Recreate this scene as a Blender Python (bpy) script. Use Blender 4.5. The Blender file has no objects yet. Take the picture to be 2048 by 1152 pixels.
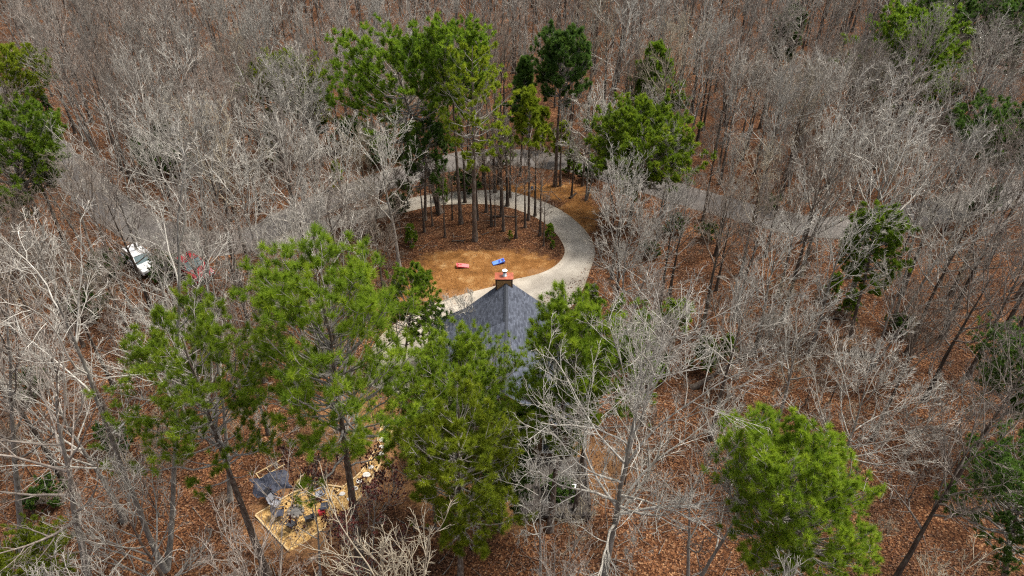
import bpy, math, random
import numpy as np
from mathutils import Vector
R_ = math.radians
PI = math.pi
S = bpy.context.scene

# ------------------------------------------------------------------ camera
CAM_H, PITCH, FPX = 38.0, R_(36), 1400.0
cam = bpy.data.cameras.new("camera"); camo = bpy.data.objects.new("camera", cam)
S.collection.objects.link(camo); S.camera = camo
camo.location = (0, 0, CAM_H); camo.rotation_euler = (R_(90) - PITCH, 0, 0)
cam.sensor_width = 36.0; cam.lens = 36.0 * FPX / 2048.0
cam.clip_start = 0.5; cam.clip_end = 4000
# ------------------------------------------------------------------ world, sun, exposure
W = bpy.data.worlds.new("World"); S.world = W; W.use_nodes = True
wn = W.node_tree.nodes; wl = W.node_tree.links
sky = wn.new("ShaderNodeTexSky"); sky.sky_type = 'NISHITA'; sky.sun_disc = False
SUN_EL, SUN_AZ = R_(62), R_(70)          # azimuth from +Y towards +X
sky.sun_elevation = SUN_EL; sky.sun_rotation = SUN_AZ
sky.air_density = 0.7; sky.dust_density = 4.0; sky.ozone_density = 0.6
ov = wn.new("ShaderNodeHueSaturation"); ov.inputs["Saturation"].default_value = 0.35      # overcast: greyer than clear sky
wl.new(sky.outputs[0], ov.inputs["Color"]); wl.new(ov.outputs[0], wn["Background"].inputs[0]); wn["Background"].inputs[1].default_value = 0.105
sl = bpy.data.lights.new("sun", 'SUN'); so = bpy.data.objects.new("sun", sl); S.collection.objects.link(so)
sl.energy = 1.9; sl.angle = R_(16); sl.color = (1.0, 0.93, 0.83)
sd = Vector((math.sin(SUN_AZ) * math.cos(SUN_EL), math.cos(SUN_AZ) * math.cos(SUN_EL), math.sin(SUN_EL)))
so.rotation_euler = sd.to_track_quat('Z', 'Y').to_euler()
S.view_settings.view_transform = 'Standard'; S.view_settings.look = 'None'
S.view_settings.exposure = 1.38; S.view_settings.gamma = 1.0
S.cycles.max_bounces = 5; S.cycles.diffuse_bounces = 3; S.cycles.transmission_bounces = 3
S.cycles.use_denoising = False
S.cycles.filter_width = 1.2

# ------------------------------------------------------------------ helpers
C = S.collection
fwd = np.array([0, math.cos(PITCH), -math.sin(PITCH)]); dwn = np.array([0, -math.sin(PITCH), -math.cos(PITCH)])

def ray(px, py):
    return fwd + np.array([(px - 1024) / FPX, 0, 0]) + dwn * ((py - 576) / FPX)

def P(px, py, z=0.0):
    d = ray(px, py); t = (z - CAM_H) / d[2]
    return np.array([d[0] * t, d[1] * t, z])

def PY(px, py, Y):
    d = ray(px, py); t = Y / d[1]
    return np.array([d[0] * t, Y, CAM_H + d[2] * t])

def proj(p):
    v = np.array([p[0], p[1], p[2] - CAM_H]); zc = v @ fwd
    return 1024 + FPX * v[0] / zc, 576 + FPX * (v @ dwn) / zc

def in_poly(x, y, poly):
    c = False; j = len(poly) - 1
    for i in range(len(poly)):
        xi, yi = poly[i][0], poly[i][1]; xj, yj = poly[j][0], poly[j][1]
        if (yi > y) != (yj > y) and x < (xj - xi) * (y - yi) / (yj - yi) + xi: c = not c
        j = i
    return c

def mesh_np(name, V, quads=None, tris=None, mats=(), smooth=True, attr=None, uv=None, matidx=None):
    me = bpy.data.meshes.new(name)
    V = np.asarray(V, np.float32).reshape(-1, 3)
    q = np.zeros((0, 4), np.int32) if quads is None or len(quads) == 0 else np.asarray(quads, np.int32)
    t = np.zeros((0, 3), np.int32) if tris is None or len(tris) == 0 else np.asarray(tris, np.int32)
    me.vertices.add(len(V)); me.vertices.foreach_set("co", V.ravel())
    loops = np.concatenate([q.ravel(), t.ravel()]).astype(np.int32)
    me.loops.add(len(loops)); me.loops.foreach_set("vertex_index", loops)
    n = len(q) + len(t); me.polygons.add(n)
    st = np.concatenate([np.arange(len(q)) * 4, len(q) * 4 + np.arange(len(t)) * 3]).astype(np.int32)
    me.polygons.foreach_set("loop_start", st)
    for m in mats: me.materials.append(m)
    if matidx is not None: me.polygons.foreach_set("material_index", np.asarray(matidx, np.int32))
    me.update(calc_edges=True)
    me.polygons.foreach_set("use_smooth", np.full(n, smooth, bool))
    if attr:
        for k, (dom, vals) in attr.items():
            a = me.attributes.new(k, 'FLOAT', dom); a.data.foreach_set("value", np.asarray(vals, np.float32))
    if uv is not None:
        l = me.uv_layers.new(name="UVMap"); l.data.foreach_set("uv", np.asarray(uv, np.float32).ravel())
    return me

def link(name, me, parent=None):
    o = bpy.data.objects.new(name, me); C.objects.link(o)
    if parent is not None: o.parent = parent
    return o

def tag(o, label=None, cat=None, group=None, kind=None):
    if label: o["label"] = label
    if cat: o["category"] = cat
    if group: o["group"] = group
    if kind: o["kind"] = kind
    return o

def empty(name, loc, rz=0.0, scale=1.0):
    o = bpy.data.objects.new(name, None); C.objects.link(o)
    o.empty_display_size = 0.3
    o.location = loc; o.rotation_euler = (0, 0, rz); o.scale = (scale,) * 3
    return o

def copy_tree(o, parent=None):
    c = o.copy(); C.objects.link(c)
    if parent is not None: c.parent = parent
    for ch in list(o.children): copy_tree(ch, c)
    return c

class MB:
    """collects boxes, prisms and tubes into one mesh"""
    def __init__(s): s.V = []; s.F = []; s.n = 0
    def add(s, verts, faces):
        s.V += [tuple(v) for v in verts]; s.F += [tuple(i + s.n for i in f) for f in faces]; s.n += len(verts); return s
    def box(s, x0, x1, y0, y1, z0, z1):
        v = [(x0, y0, z0), (x1, y0, z0), (x1, y1, z0), (x0, y1, z0), (x0, y0, z1), (x1, y0, z1), (x1, y1, z1), (x0, y1, z1)]
        return s.add(v, [(0, 3, 2, 1), (4, 5, 6, 7), (0, 1, 5, 4), (1, 2, 6, 5), (2, 3, 7, 6), (3, 0, 4, 7)])
    def bar(s, a, b, w, h, up=(0, 0, 1)):
        a = Vector(a); b = Vector(b); d = (b - a).normalized(); u = Vector(up)
        sd_ = d.cross(u)
        if sd_.length < 1e-4: sd_ = d.cross(Vector((1, 0, 0)))
        sd_.normalize(); u = sd_.cross(d)
        v = []
        for p in (a, b):
            for i, j in ((-1, -1), (1, -1), (1, 1), (-1, 1)):
                v.append(p + sd_ * (w / 2 * i) + u * (h / 2 * j))
        return s.add(v, [(3, 2, 1, 0), (4, 5, 6, 7), (0, 1, 5, 4), (1, 2, 6, 5), (2, 3, 7, 6), (3, 0, 4, 7)])
    def prism(s, pts, vec):
        n = len(pts); v = [Vector(p) for p in pts]; v += [p + Vector(vec) for p in v]
        return s.add(v, [tuple(range(n - 1, -1, -1)), tuple(range(n, 2 * n))] + [(i, (i + 1) % n, n + (i + 1) % n, n + i) for i in range(n)])
    def lathe(s, prof, n=20, c=(0, 0, 0)):
        v = []
        for r, z in prof:
            for i in range(n):
                a = 2 * PI * i / n; v.append((c[0] + r * math.cos(a), c[1] + r * math.sin(a), c[2] + z))
        f = []
        for k in range(len(prof) - 1):
            for i in range(n):
                j = (i + 1) % n; f.append((k * n + i, k * n + j, (k + 1) * n + j, (k + 1) * n + i))
        f.append(tuple(range(n - 1, -1, -1))); f.append(tuple((len(prof) - 1) * n + i for i in range(n)))
        return s.add(v, f)
    def tube(s, pts, r, n=8):
        pts = [Vector(p) for p in pts]; K = len(pts); v = []; f = []
        for k, p in enumerate(pts):
            d = (pts[min(k + 1, K - 1)] - pts[max(k - 1, 0)]).normalized()
            e1 = d.cross(Vector((0.31, 0.2, 0.93))).normalized(); e2 = d.cross(e1)
            rr = r if not hasattr(r, '__len__') else r[k]
            for i in range(n):
                a = 2 * PI * i / n; v.append(p + (e1 * math.cos(a) + e2 * math.sin(a)) * rr)
        for k in range(K - 1):
            for i in range(n):
                j = (i + 1) % n; f.append((k * n + i, k * n + j, (k + 1) * n + j, (k + 1) * n + i))
        f.append(tuple(range(n - 1, -1, -1))); f.append(tuple((K - 1) * n + i for i in range(n)))
        return s.add(v, f)
    def build(s, name, mat, parent=None, smooth=False, bevel=0.0):
        me = bpy.data.meshes.new(name); me.from_pydata(s.V, [], s.F); me.materials.append(mat)
        if smooth:
            me.polygons.foreach_set("use_smooth", np.array([len(p.vertices) <= 4 for p in me.polygons], bool))
        me.update()
        o = link(name, me, parent)
        if bevel:
            m = o.modifiers.new("bevel", 'BEVEL'); m.width = bevel; m.segments = 2; m.limit_method = 'ANGLE'
        return o

# ------------------------------------------------------------------ materials
def nodes(name):
    m = bpy.data.materials.new(name); m.use_nodes = True
    t = m.node_tree; b = t.nodes["Principled BSDF"]
    return m, t.nodes, t.links, b

def ramp(n, stops, interp='LINEAR'):
    r = n.new("ShaderNodeValToRGB"); r.color_ramp.interpolation = interp
    el = r.color_ramp.elements
    while len(el) < len(stops): el.new(0.5)
    for e, (p, c) in zip(el, stops): e.position = p; e.color = (*c, 1)
    return r

def simple(name, col, rough=0.6, var=0.15, scale=6.0, metal=0.0, col2=None, stretch=None):
    m, n, l, b = nodes(name)
    tc = n.new("ShaderNodeTexCoord"); no = n.new("ShaderNodeTexNoise"); no.inputs["Scale"].default_value = scale
    no.inputs["Detail"].default_value = 6
    if stretch:
        mp = n.new("ShaderNodeMapping"); mp.inputs["Scale"].default_value = stretch
        l.new(tc.outputs["Object"], mp.inputs[0]); l.new(mp.outputs[0], no.inputs["Vector"])
    else: l.new(tc.outputs["Object"], no.inputs["Vector"])
    c2 = col2 or tuple(min(1, c * (1 + var)) for c in col); c1 = tuple(c * (1 - var) for c in col)
    r = ramp(n, [(0.3, c1), (0.7, c2)]); l.new(no.outputs["Fac"], r.inputs[0]); l.new(r.outputs[0], b.inputs["Base Color"])
    b.inputs["Roughness"].default_value = rough; b.inputs["Metallic"].default_value = metal
    return m

def bark(name, dark, light, scale=3.0, lich=None, rnd=0.25):
    m, n, l, b = nodes(name)
    tc = n.new("ShaderNodeTexCoord"); mp = n.new("ShaderNodeMapping"); mp.inputs["Scale"].default_value = (scale * 2.2, scale * 2.2, scale * 0.5)
    no = n.new("ShaderNodeTexNoise"); no.inputs["Scale"].default_value = 1.0; no.inputs["Detail"].default_value = 7; no.inputs["Roughness"].default_value = 0.65
    l.new(tc.outputs["Object"], mp.inputs[0]); l.new(mp.outputs[0], no.inputs["Vector"])
    st = [(0.34, dark), (0.66, light)]
    if lich: st = [(0.30, dark), (0.56, light), (0.68, lich)]
    r = ramp(n, st); l.new(no.outputs["Fac"], r.inputs[0])
    oi = n.new("ShaderNodeObjectInfo"); mr = n.new("ShaderNodeMapRange")
    mr.inputs[3].default_value = 1 - rnd; mr.inputs[4].default_value = 1 + rnd
    l.new(oi.outputs["Random"], mr.inputs[0])
    hs = n.new("ShaderNodeHueSaturation"); l.new(r.outputs[0], hs.inputs["Color"]); l.new(mr.outputs[0], hs.inputs["Value"])
    l.new(hs.outputs[0], b.inputs["Base Color"])
    bp = n.new("ShaderNodeBump"); bp.inputs["Strength"].default_value = 0.5; bp.inputs["Distance"].default_value = 0.03
    l.new(no.outputs["Fac"], bp.inputs["Height"]); l.new(bp.outputs[0], b.inputs["Normal"])
    b.inputs["Roughness"].default_value = 0.9; b.inputs["Specular IOR Level"].default_value = 0.15
    return m

def foliage(name, c_lo, c_mid, c_hi, trans=0.5):
    """needle material; tint is a random number each tuft carries"""
    m, n, l, b = nodes(name)
    at = n.new("ShaderNodeAttribute"); at.attribute_name = "tint"
    r = ramp(n, [(0.05, c_lo), (0.5, c_mid), (0.95, c_hi)]); l.new(at.outputs["Fac"], r.inputs[0])
    oi = n.new("ShaderNodeObjectInfo"); mr = n.new("ShaderNodeMapRange"); mr.inputs[3].default_value = 0.85; mr.inputs[4].default_value = 1.15
    l.new(oi.outputs["Random"], mr.inputs[0])
    hs = n.new("ShaderNodeHueSaturation"); l.new(r.outputs[0], hs.inputs["Color"]); l.new(mr.outputs[0], hs.inputs["Value"])
    l.new(hs.outputs[0], b.inputs["Base Color"]); b.inputs["Roughness"].default_value = 0.55
    b.inputs["Specular IOR Level"].default_value = 0.3
    tr = n.new("ShaderNodeBsdfTranslucent"); l.new(hs.outputs[0], tr.inputs[0])
    mx = n.new("ShaderNodeMixShader"); mx.inputs[0].default_value = trans
    l.new(b.outputs[0], mx.inputs[1]); l.new(tr.outputs[0], mx.inputs[2]); l.new(mx.outputs[0], n["Material Output"].inputs[0])
    return m

M = {}
M['trunk_dark'] = bark("bark_dark", (0.030, 0.022, 0.017), (0.11, 0.085, 0.068), 3.0, (0.17, 0.17, 0.14), 0.3)
M['trunk_grey'] = bark("bark_grey", (0.09, 0.08, 0.068), (0.26, 0.24, 0.21), 2.5, (0.40, 0.40, 0.36), 0.25)
M['pine_bark'] = bark("bark_pine", (0.035, 0.024, 0.018), (0.15, 0.115, 0.09), 3.5, (0.30, 0.29, 0.26), 0.2)
M['pine_limb'] = bark("bark_pine_limb", (0.10, 0.085, 0.07), (0.32, 0.29, 0.26), 3.5, (0.48, 0.47, 0.44), 0.15)
M['twig_silver'] = bark("twigs_silver", (0.12, 0.108, 0.09), (0.34, 0.315, 0.275), 2.0, (0.48, 0.465, 0.415), 0.28)
M['twig_tan'] = bark("twigs_tan", (0.17, 0.14, 0.10), (0.36, 0.31, 0.23), 2.0, (0.44, 0.41, 0.33), 0.2)
M['twig_mauve'] = bark("twigs_mauve", (0.10, 0.083, 0.068), (0.235, 0.20, 0.17), 2.0, (0.34, 0.31, 0.27), 0.28)
M['twig_white'] = bark("twigs_white", (0.17, 0.155, 0.128), (0.45, 0.425, 0.375), 2.2, (0.60, 0.59, 0.53), 0.15)
M['twig_brown'] = bark("twigs_brown", (0.085, 0.066, 0.05), (0.19, 0.152, 0.12), 2.2, (0.28, 0.25, 0.21), 0.2)
M['pine_bright'] = foliage("needles_bright", (0.08, 0.145, 0.014), (0.20, 0.30, 0.019), (0.34, 0.43, 0.028))
M['pine_green'] = foliage("needles_green", (0.068, 0.14, 0.014), (0.16, 0.26, 0.018), (0.275, 0.375, 0.026))
M['pine_dark'] = foliage("needles_dark", (0.042, 0.092, 0.022), (0.082, 0.155, 0.026), (0.145, 0.23, 0.03))
M['pine_yellow'] = foliage("needles_yellow", (0.11, 0.16, 0.013), (0.23, 0.295, 0.017), (0.34, 0.39, 0.025))
M['leaf_bud'] = foliage("red_buds", (0.08, 0.022, 0.02), (0.15, 0.045, 0.038), (0.23, 0.09, 0.075), 0.2)
M['leaf_pink'] = foliage("pink_blossom", (0.25, 0.06, 0.18), (0.40, 0.12, 0.30), (0.5, 0.2, 0.4), 0.2)
M['leaf_rust'] = foliage("rust_leaves", (0.12, 0.04, 0.015), (0.22, 0.08, 0.03), (0.34, 0.16, 0.07), 0.25)
M['concrete'] = None

def litter_ground():
    m, n, l, b = nodes("leaf_litter_ground")
    tc = n.new("ShaderNodeTexCoord")
    vo = n.new("ShaderNodeTexVoronoi"); vo.inputs["Scale"].default_value = 11; l.new(tc.outputs["Object"], vo.inputs["Vector"])
    se = n.new("ShaderNodeSeparateColor"); l.new(vo.outputs["Color"], se.inputs[0])
    leaf = ramp(n, [(0.0, (0.022, 0.011, 0.007)), (0.3, (0.055, 0.023, 0.011)), (0.62, (0.10, 0.042, 0.019)), (0.88, (0.165, 0.078, 0.037)), (1.0, (0.27, 0.16, 0.09))])
    l.new(se.outputs[0], leaf.inputs[0])
    n1 = n.new("ShaderNodeTexNoise"); n1.inputs["Scale"].default_value = 0.30; n1.inputs["Detail"].default_value = 9; n1.inputs["Roughness"].default_value = 0.62; l.new(tc.outputs["Object"], n1.inputs["Vector"])
    tone = ramp(n, [(0.3, (0.42, 0.44, 0.48)), (0.44, (0.82, 0.84, 0.86)), (0.55, (1.1, 1.06, 1.0)), (0.68, (1.7, 1.75, 1.7))]); l.new(n1.outputs["Fac"], tone.inputs[0])
    mu = n.new("ShaderNodeMix"); mu.data_type = 'RGBA'; mu.blend_type = 'MULTIPLY'; mu.inputs[0].default_value = 1
    l.new(leaf.outputs[0], mu.inputs[6]); l.new(tone.outputs[0], mu.inputs[7])
    # dry straw lawn, mixed in where the lawn is
    n2 = n.new("ShaderNodeTexNoise"); n2.inputs["Scale"].default_value = 0.7; n2.inputs["Detail"].default_value = 8; n2.inputs["Roughness"].default_value = 0.7; l.new(tc.outputs["Object"], n2.inputs["Vector"])
    lawn = ramp(n, [(0.28, (0.085, 0.042, 0.014)), (0.42, (0.16, 0.072, 0.022)), (0.52, (0.225, 0.105, 0.034)), (0.62, (0.30, 0.17, 0.07)), (0.74, (0.42, 0.29, 0.16))])
    l.new(n2.outputs["Fac"], lawn.inputs[0])
    n3 = n.new("ShaderNodeTexNoise"); n3.inputs["Scale"].default_value = 11; n3.inputs["Detail"].default_value = 5; l.new(tc.outputs["Object"], n3.inputs["Vector"])
    g3 = ramp(n, [(0.3, (0.7, 0.68, 0.62)), (0.7, (1.25, 1.25, 1.2))]); l.new(n3.outputs["Fac"], g3.inputs[0])
    mu2 = n.new("ShaderNodeMix"); mu2.data_type = 'RGBA'; mu2.blend_type = 'MULTIPLY'; mu2.inputs[0].default_value = 1
    l.new(lawn.outputs[0], mu2.inputs[6]); l.new(g3.outputs[0], mu2.inputs[7])
    at = n.new("ShaderNodeAttribute"); at.attribute_name = "lawn"
    n4 = n.new("ShaderNodeTexNoise"); n4.inputs["Scale"].default_value = 1.3; n4.inputs["Detail"].default_value = 7; l.new(tc.outputs["Object"], n4.inputs["Vector"])
    ad = n.new("ShaderNodeMath"); ad.operation = 'ADD'; l.new(at.outputs["Fac"], ad.inputs[0]); l.new(n4.outputs["Fac"], ad.inputs[1])
    mr = n.new("ShaderNodeMapRange"); mr.inputs[1].default_value = 0.82; mr.inputs[2].default_value = 1.12; l.new(ad.outputs[0], mr.inputs[0])
    mx = n.new("ShaderNodeMix"); mx.data_type = 'RGBA'; l.new(mr.outputs[0], mx.inputs[0]); l.new(mu.outputs[2], mx.inputs[6]); l.new(mu2.outputs[2], mx.inputs[7])
    # bare trodden soil
    at2 = n.new("ShaderNodeAttribute"); at2.attribute_name = "soil"
    ad2 = n.new("ShaderNodeMath"); ad2.operation = 'ADD'; l.new(at2.outputs["Fac"], ad2.inputs[0]); l.new(n4.outputs["Fac"], ad2.inputs[1])
    mr2 = n.new("ShaderNodeMapRange"); mr2.inputs[1].default_value = 0.85; mr2.inputs[2].default_value = 1.25; mr2.inputs[4].default_value = 0.75; l.new(ad2.outputs[0], mr2.inputs[0])
    mx2 = n.new("ShaderNodeMix"); mx2.data_type = 'RGBA'; mx2.inputs[7].default_value = (0.25, 0.135, 0.06, 1)
    l.new(mr2.outputs[0], mx2.inputs[0]); l.new(mx.outputs[2], mx2.inputs[6])
    l.new(mx2.outputs[2], b.inputs["Base Color"]); b.inputs["Roughness"].default_value = 0.95; b.inputs["Specular IOR Level"].default_value = 0.1
    bp = n.new("ShaderNodeBump"); bp.inputs["Strength"].default_value = 0.7; bp.inputs["Distance"].default_value = 0.08
    l.new(vo.outputs["Distance"], bp.inputs["Height"]); l.new(bp.outputs[0], b.inputs["Normal"])
    return m
M['ground'] = litter_ground()

def paving(name, base, stain, scale=0.5, joints=None):
    m, n, l, b = nodes(name)
    tc = n.new("ShaderNodeTexCoord")
    n1 = n.new("ShaderNodeTexNoise"); n1.inputs["Scale"].default_value = scale; n1.inputs["Detail"].default_value = 8; n1.inputs["Roughness"].default_value = 0.62
    l.new(tc.outputs["Object"], n1.inputs["Vector"])
    r = ramp(n, [(0.30, stain), (0.48, tuple(0.5 * (a + c) for a, c in zip(base, stain))), (0.60, base), (0.78, tuple(min(1, c * 1.12) for c in base))])
    l.new(n1.outputs["Fac"], r.inputs[0])
    n2 = n.new("ShaderNodeTexNoise"); n2.inputs["Scale"].default_value = 14; n2.inputs["Detail"].default_value = 4; l.new(tc.outputs["Object"], n2.inputs["Vector"])
    g = ramp(n, [(0.3, (0.92, 0.92, 0.92)), (0.7, (1.06, 1.06, 1.06))]); l.new(n2.outputs["Fac"], g.inputs[0])
    mu = n.new("ShaderNodeMix"); mu.data_type = 'RGBA'; mu.blend_type = 'MULTIPLY'; mu.inputs[0].default_value = 1
    l.new(r.outputs[0], mu.inputs[6]); l.new(g.outputs[0], mu.inputs[7])
    out = mu.outputs[2]
    # wheel tracks and the grimy outer side, following the strip
    at = n.new("ShaderNodeAttribute"); at.attribute_name = "across"
    n5 = n.new("ShaderNodeTexNoise"); n5.inputs["Scale"].default_value = 0.9; n5.inputs["Detail"].default_value = 5; l.new(tc.outputs["Object"], n5.inputs["Vector"])
    ma = n.new("ShaderNodeMath"); ma.operation = 'MULTIPLY_ADD'; ma.inputs[1].default_value = 0.35; l.new(n5.outputs["Fac"], ma.inputs[0]); l.new(at.outputs["Fac"], ma.inputs[2])
    tr_ = ramp(n, [(0.12, (0.62, 0.58, 0.52)), (0.22, (0.80, 0.79, 0.77)), (0.42, (0.92, 0.92, 0.91)), (0.58, (0.80, 0.79, 0.78)), (0.74, (1.03, 1.02, 1.0)), (0.92, (0.95, 0.92, 0.87)), (1.10, (1.08, 1.03, 0.95))])
    mm = n.new("ShaderNodeMath"); mm.operation = 'MULTIPLY'; mm.inputs[1].default_value = 0.83; l.new(ma.outputs[0], mm.inputs[0]); l.new(mm.outputs[0], tr_.inputs[0])
    mu3 = n.new("ShaderNodeMix"); mu3.data_type = 'RGBA'; mu3.blend_type = 'MULTIPLY'; mu3.inputs[0].default_value = 1
    l.new(out, mu3.inputs[6]); l.new(tr_.outputs[0], mu3.inputs[7]); out = mu3.outputs[2]
    # fallen leaves caught on the surface: small flecks
    vo = n.new("ShaderNodeTexVoronoi"); vo.inputs["Scale"].default_value = 3.0; l.new(tc.outputs["Object"], vo.inputs["Vector"])
    lt = n.new("ShaderNodeMath"); lt.operation = 'LESS_THAN'; lt.inputs[1].default_value = 0.03; l.new(vo.outputs["Distance"], lt.inputs[0])
    mx = n.new("ShaderNodeMix"); mx.data_type = 'RGBA'; mx.inputs[7].default_value = (0.16, 0.09, 0.045, 1)
    l.new(lt.outputs[0], mx.inputs[0]); l.new(out, mx.inputs[6]); out = mx.outputs[2]
    l.new(out, b.inputs["Base Color"]); b.inputs["Roughness"].default_value = 0.85
    return m
M['concrete'] = paving("driveway_concrete", (0.40, 0.365, 0.31), (0.25, 0.22, 0.18), 0.35)
M['asphalt'] = paving("old_asphalt", (0.155, 0.14, 0.13), (0.10, 0.088, 0.078), 0.3)
M['mulch'] = None

def shingles():
    m, n, l, b = nodes("slate_grey_shingles")
    uv = n.new("ShaderNodeUVMap"); uv.uv_map = "UVMap"
    br = n.new("ShaderNodeTexBrick"); br.inputs["Scale"].default_value = 1.0; br.inputs["Brick Width"].default_value = 0.33; br.inputs["Row Height"].default_value = 0.145
    br.inputs["Mortar Size"].default_value = 0.006; br.inputs["Bias"].default_value = 0.0; br.offset = 0.37
    br.inputs["Color1"].default_value = (0.026, 0.032, 0.047, 1); br.inputs["Color2"].default_value = (0.078, 0.09, 0.118, 1); br.inputs["Mortar"].default_value = (0.025, 0.03, 0.04, 1)
    l.new(uv.outputs[0], br.inputs["Vector"])
    no = n.new("ShaderNodeTexNoise"); no.inputs["Scale"].default_value = 1.1; no.inputs["Detail"].default_value = 6; l.new(uv.outputs[0], no.inputs["Vector"])
    g = ramp(n, [(0.3, (0.85, 0.85, 0.87)), (0.7, (1.12, 1.12, 1.12))]); l.new(no.outputs["Fac"], g.inputs[0])
    mu = n.new("ShaderNodeMix"); mu.data_type = 'RGBA'; mu.blend_type = 'MULTIPLY'; mu.inputs[0].default_value = 1
    l.new(br.outputs[0], mu.inputs[6]); l.new(g.outputs[0], mu.inputs[7]); l.new(mu.outputs[2], b.inputs["Base Color"])
    bp = n.new("ShaderNodeBump"); bp.inputs["Strength"].default_value = 0.6; bp.inputs["Distance"].default_value = 0.012
    l.new(br.outputs["Fac"], bp.inputs["Height"]); bp.invert = True; l.new(bp.outputs[0], b.inputs["Normal"])
    b.inputs["Roughness"].default_value = 0.85
    return m
M['shingle'] = shingles()

def lap_siding(name, c1, c2, board=0.17):
    m, n, l, b = nodes(name)
    tc = n.new("ShaderNodeTexCoord"); wv = n.new("ShaderNodeTexWave"); wv.wave_type = 'BANDS'; wv.bands_direction = 'Z'; wv.wave_profile = 'SAW'
    wv.inputs["Scale"].default_value = 1 / (board * 3.18) ; wv.inputs["Distortion"].default_value = 0
    l.new(tc.outputs["Object"], wv.inputs["Vector"])
    no = n.new("ShaderNodeTexNoise"); no.inputs["Scale"].default_value = 2.5; no.inputs["Detail"].default_value = 5
    mp = n.new("ShaderNodeMapping"); mp.inputs["Scale"].default_value = (1, 1, 9); l.new(tc.outputs["Object"], mp.inputs[0]); l.new(mp.outputs[0], no.inputs["Vector"])
    r = ramp(n, [(0.3, c1), (0.7, c2)]); l.new(no.outputs["Fac"], r.inputs[0]); l.new(r.outputs[0], b.inputs["Base Color"])
    bp = n.new("ShaderNodeBump"); bp.inputs["Strength"].default_value = 1.0; bp.inputs["Distance"].default_value = 0.02; l.new(wv.outputs["Fac"], bp.inputs["Height"]); l.new(bp.outputs[0], b.inputs["Normal"])
    b.inputs["Roughness"].default_value = 0.6
    return m
M['siding'] = lap_siding("brown_lap_siding", (0.10, 0.055, 0.028), (0.18, 0.10, 0.05))
M['chase'] = simple("chimney_boards", (0.30, 0.165, 0.06), 0.6, 0.25, 3, stretch=(1, 1, 8))
M['chase_dark'] = simple("chimney_trim", (0.06, 0.032, 0.015), 0.6, 0.2, 3)
M['cap_red'] = simple("rust_red_metal", (0.28, 0.058, 0.024), 0.5, 0.3, 4, 0.0, (0.38, 0.10, 0.048))
M['fascia'] = simple("dark_brown_fascia", (0.10, 0.045, 0.022), 0.6)
M['steel'] = simple("galvanised_steel", (0.52, 0.54, 0.54), 0.4, 0.1, 8, 0.6)
M['steel_white'] = simple("white_metal", (0.86, 0.86, 0.84), 0.4, 0.03, 5)
M['soot'] = simple("sooty_steel", (0.03, 0.026, 0.024), 0.6, 0.3, 8)
M['glass'] = simple("window_glass", (0.04, 0.05, 0.06), 0.08, 0.1, 2)
M['white'] = simple("white_paint", (0.78, 0.78, 0.76), 0.4, 0.04, 3)
M['lumber'] = simple("fresh_pine_lumber", (0.46, 0.32, 0.15), 0.65, 0.15, 5, stretch=(1, 4, 4), col2=(0.58, 0.43, 0.23))
M['deck'] = simple("weathered_deck_boards", (0.055, 0.045, 0.038), 0.8, 0.3, 4, stretch=(8, 1, 1))
M['deck_grey'] = simple("blue_grey_rail", (0.24, 0.26, 0.30), 0.6, 0.15, 4)
M['red'] = simple("red_board_paint", (0.55, 0.03, 0.045), 0.45, 0.1, 3)
M['red_pale'] = simple("faded_red_paint", (0.62, 0.17, 0.17), 0.5, 0.12, 3)
M['blue'] = simple("blue_board_paint", (0.03, 0.06, 0.50), 0.45, 0.12, 3)
M['blue_pale'] = simple("faded_blue_paint", (0.12, 0.24, 0.60), 0.5, 0.15, 3)
M['black'] = simple("black_fabric", (0.018, 0.02, 0.028), 0.75, 0.3, 6)
M['navy'] = simple("navy_black_fabric", (0.03, 0.035, 0.055), 0.7, 0.25, 6)
M['greyfab'] = simple("grey_fabric", (0.22, 0.225, 0.25), 0.8, 0.15, 6)
M['orange'] = simple("orange_fibreglass", (0.52, 0.10, 0.03), 0.5, 0.1, 4)
M['yellow'] = simple("yellow_plastic", (0.72, 0.42, 0.02), 0.45, 0.05, 4)
M['alu'] = simple("aluminium", (0.62, 0.62, 0.64), 0.4, 0.1, 6, 0.5)
M['stone'] = simple("pale_stone", (0.48, 0.46, 0.42), 0.85, 0.25, 5)
M['stone_grey'] = simple("grey_stone", (0.20, 0.175, 0.15), 0.85, 0.3, 5)
M['ash'] = simple("ash", (0.10, 0.095, 0.09), 0.95, 0.4, 5)
M['rubber'] = simple("tyre_rubber", (0.02, 0.02, 0.02), 0.8)
M['cardboard'] = simple("pale_tan_wood", (0.45, 0.33, 0.20), 0.8, 0.25, 4)
M['log'] = M['trunk_dark']

def car_paint(name, col):
    m, n, l, b = nodes(name); b.inputs["Base Color"].default_value = (*col, 1)
    no = n.new("ShaderNodeTexNoise"); no.inputs["Scale"].default_value = 3
    mr = n.new("ShaderNodeMapRange"); mr.inputs[3].default_value = 0.22; mr.inputs[4].default_value = 0.42; l.new(no.outputs["Fac"], mr.inputs[0]); l.new(mr.outputs[0], b.inputs["Roughness"])
    b.inputs["Coat Weight"].default_value = 0.5
    return m
M['car_white'] = car_paint("white_car_paint", (0.80, 0.80, 0.80)); M['car_red'] = car_paint("red_car_paint", (0.30, 0.02, 0.025))
M['car_glass'] = simple("car_glass", (0.10, 0.16, 0.17), 0.06, 0.1, 2)

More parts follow.
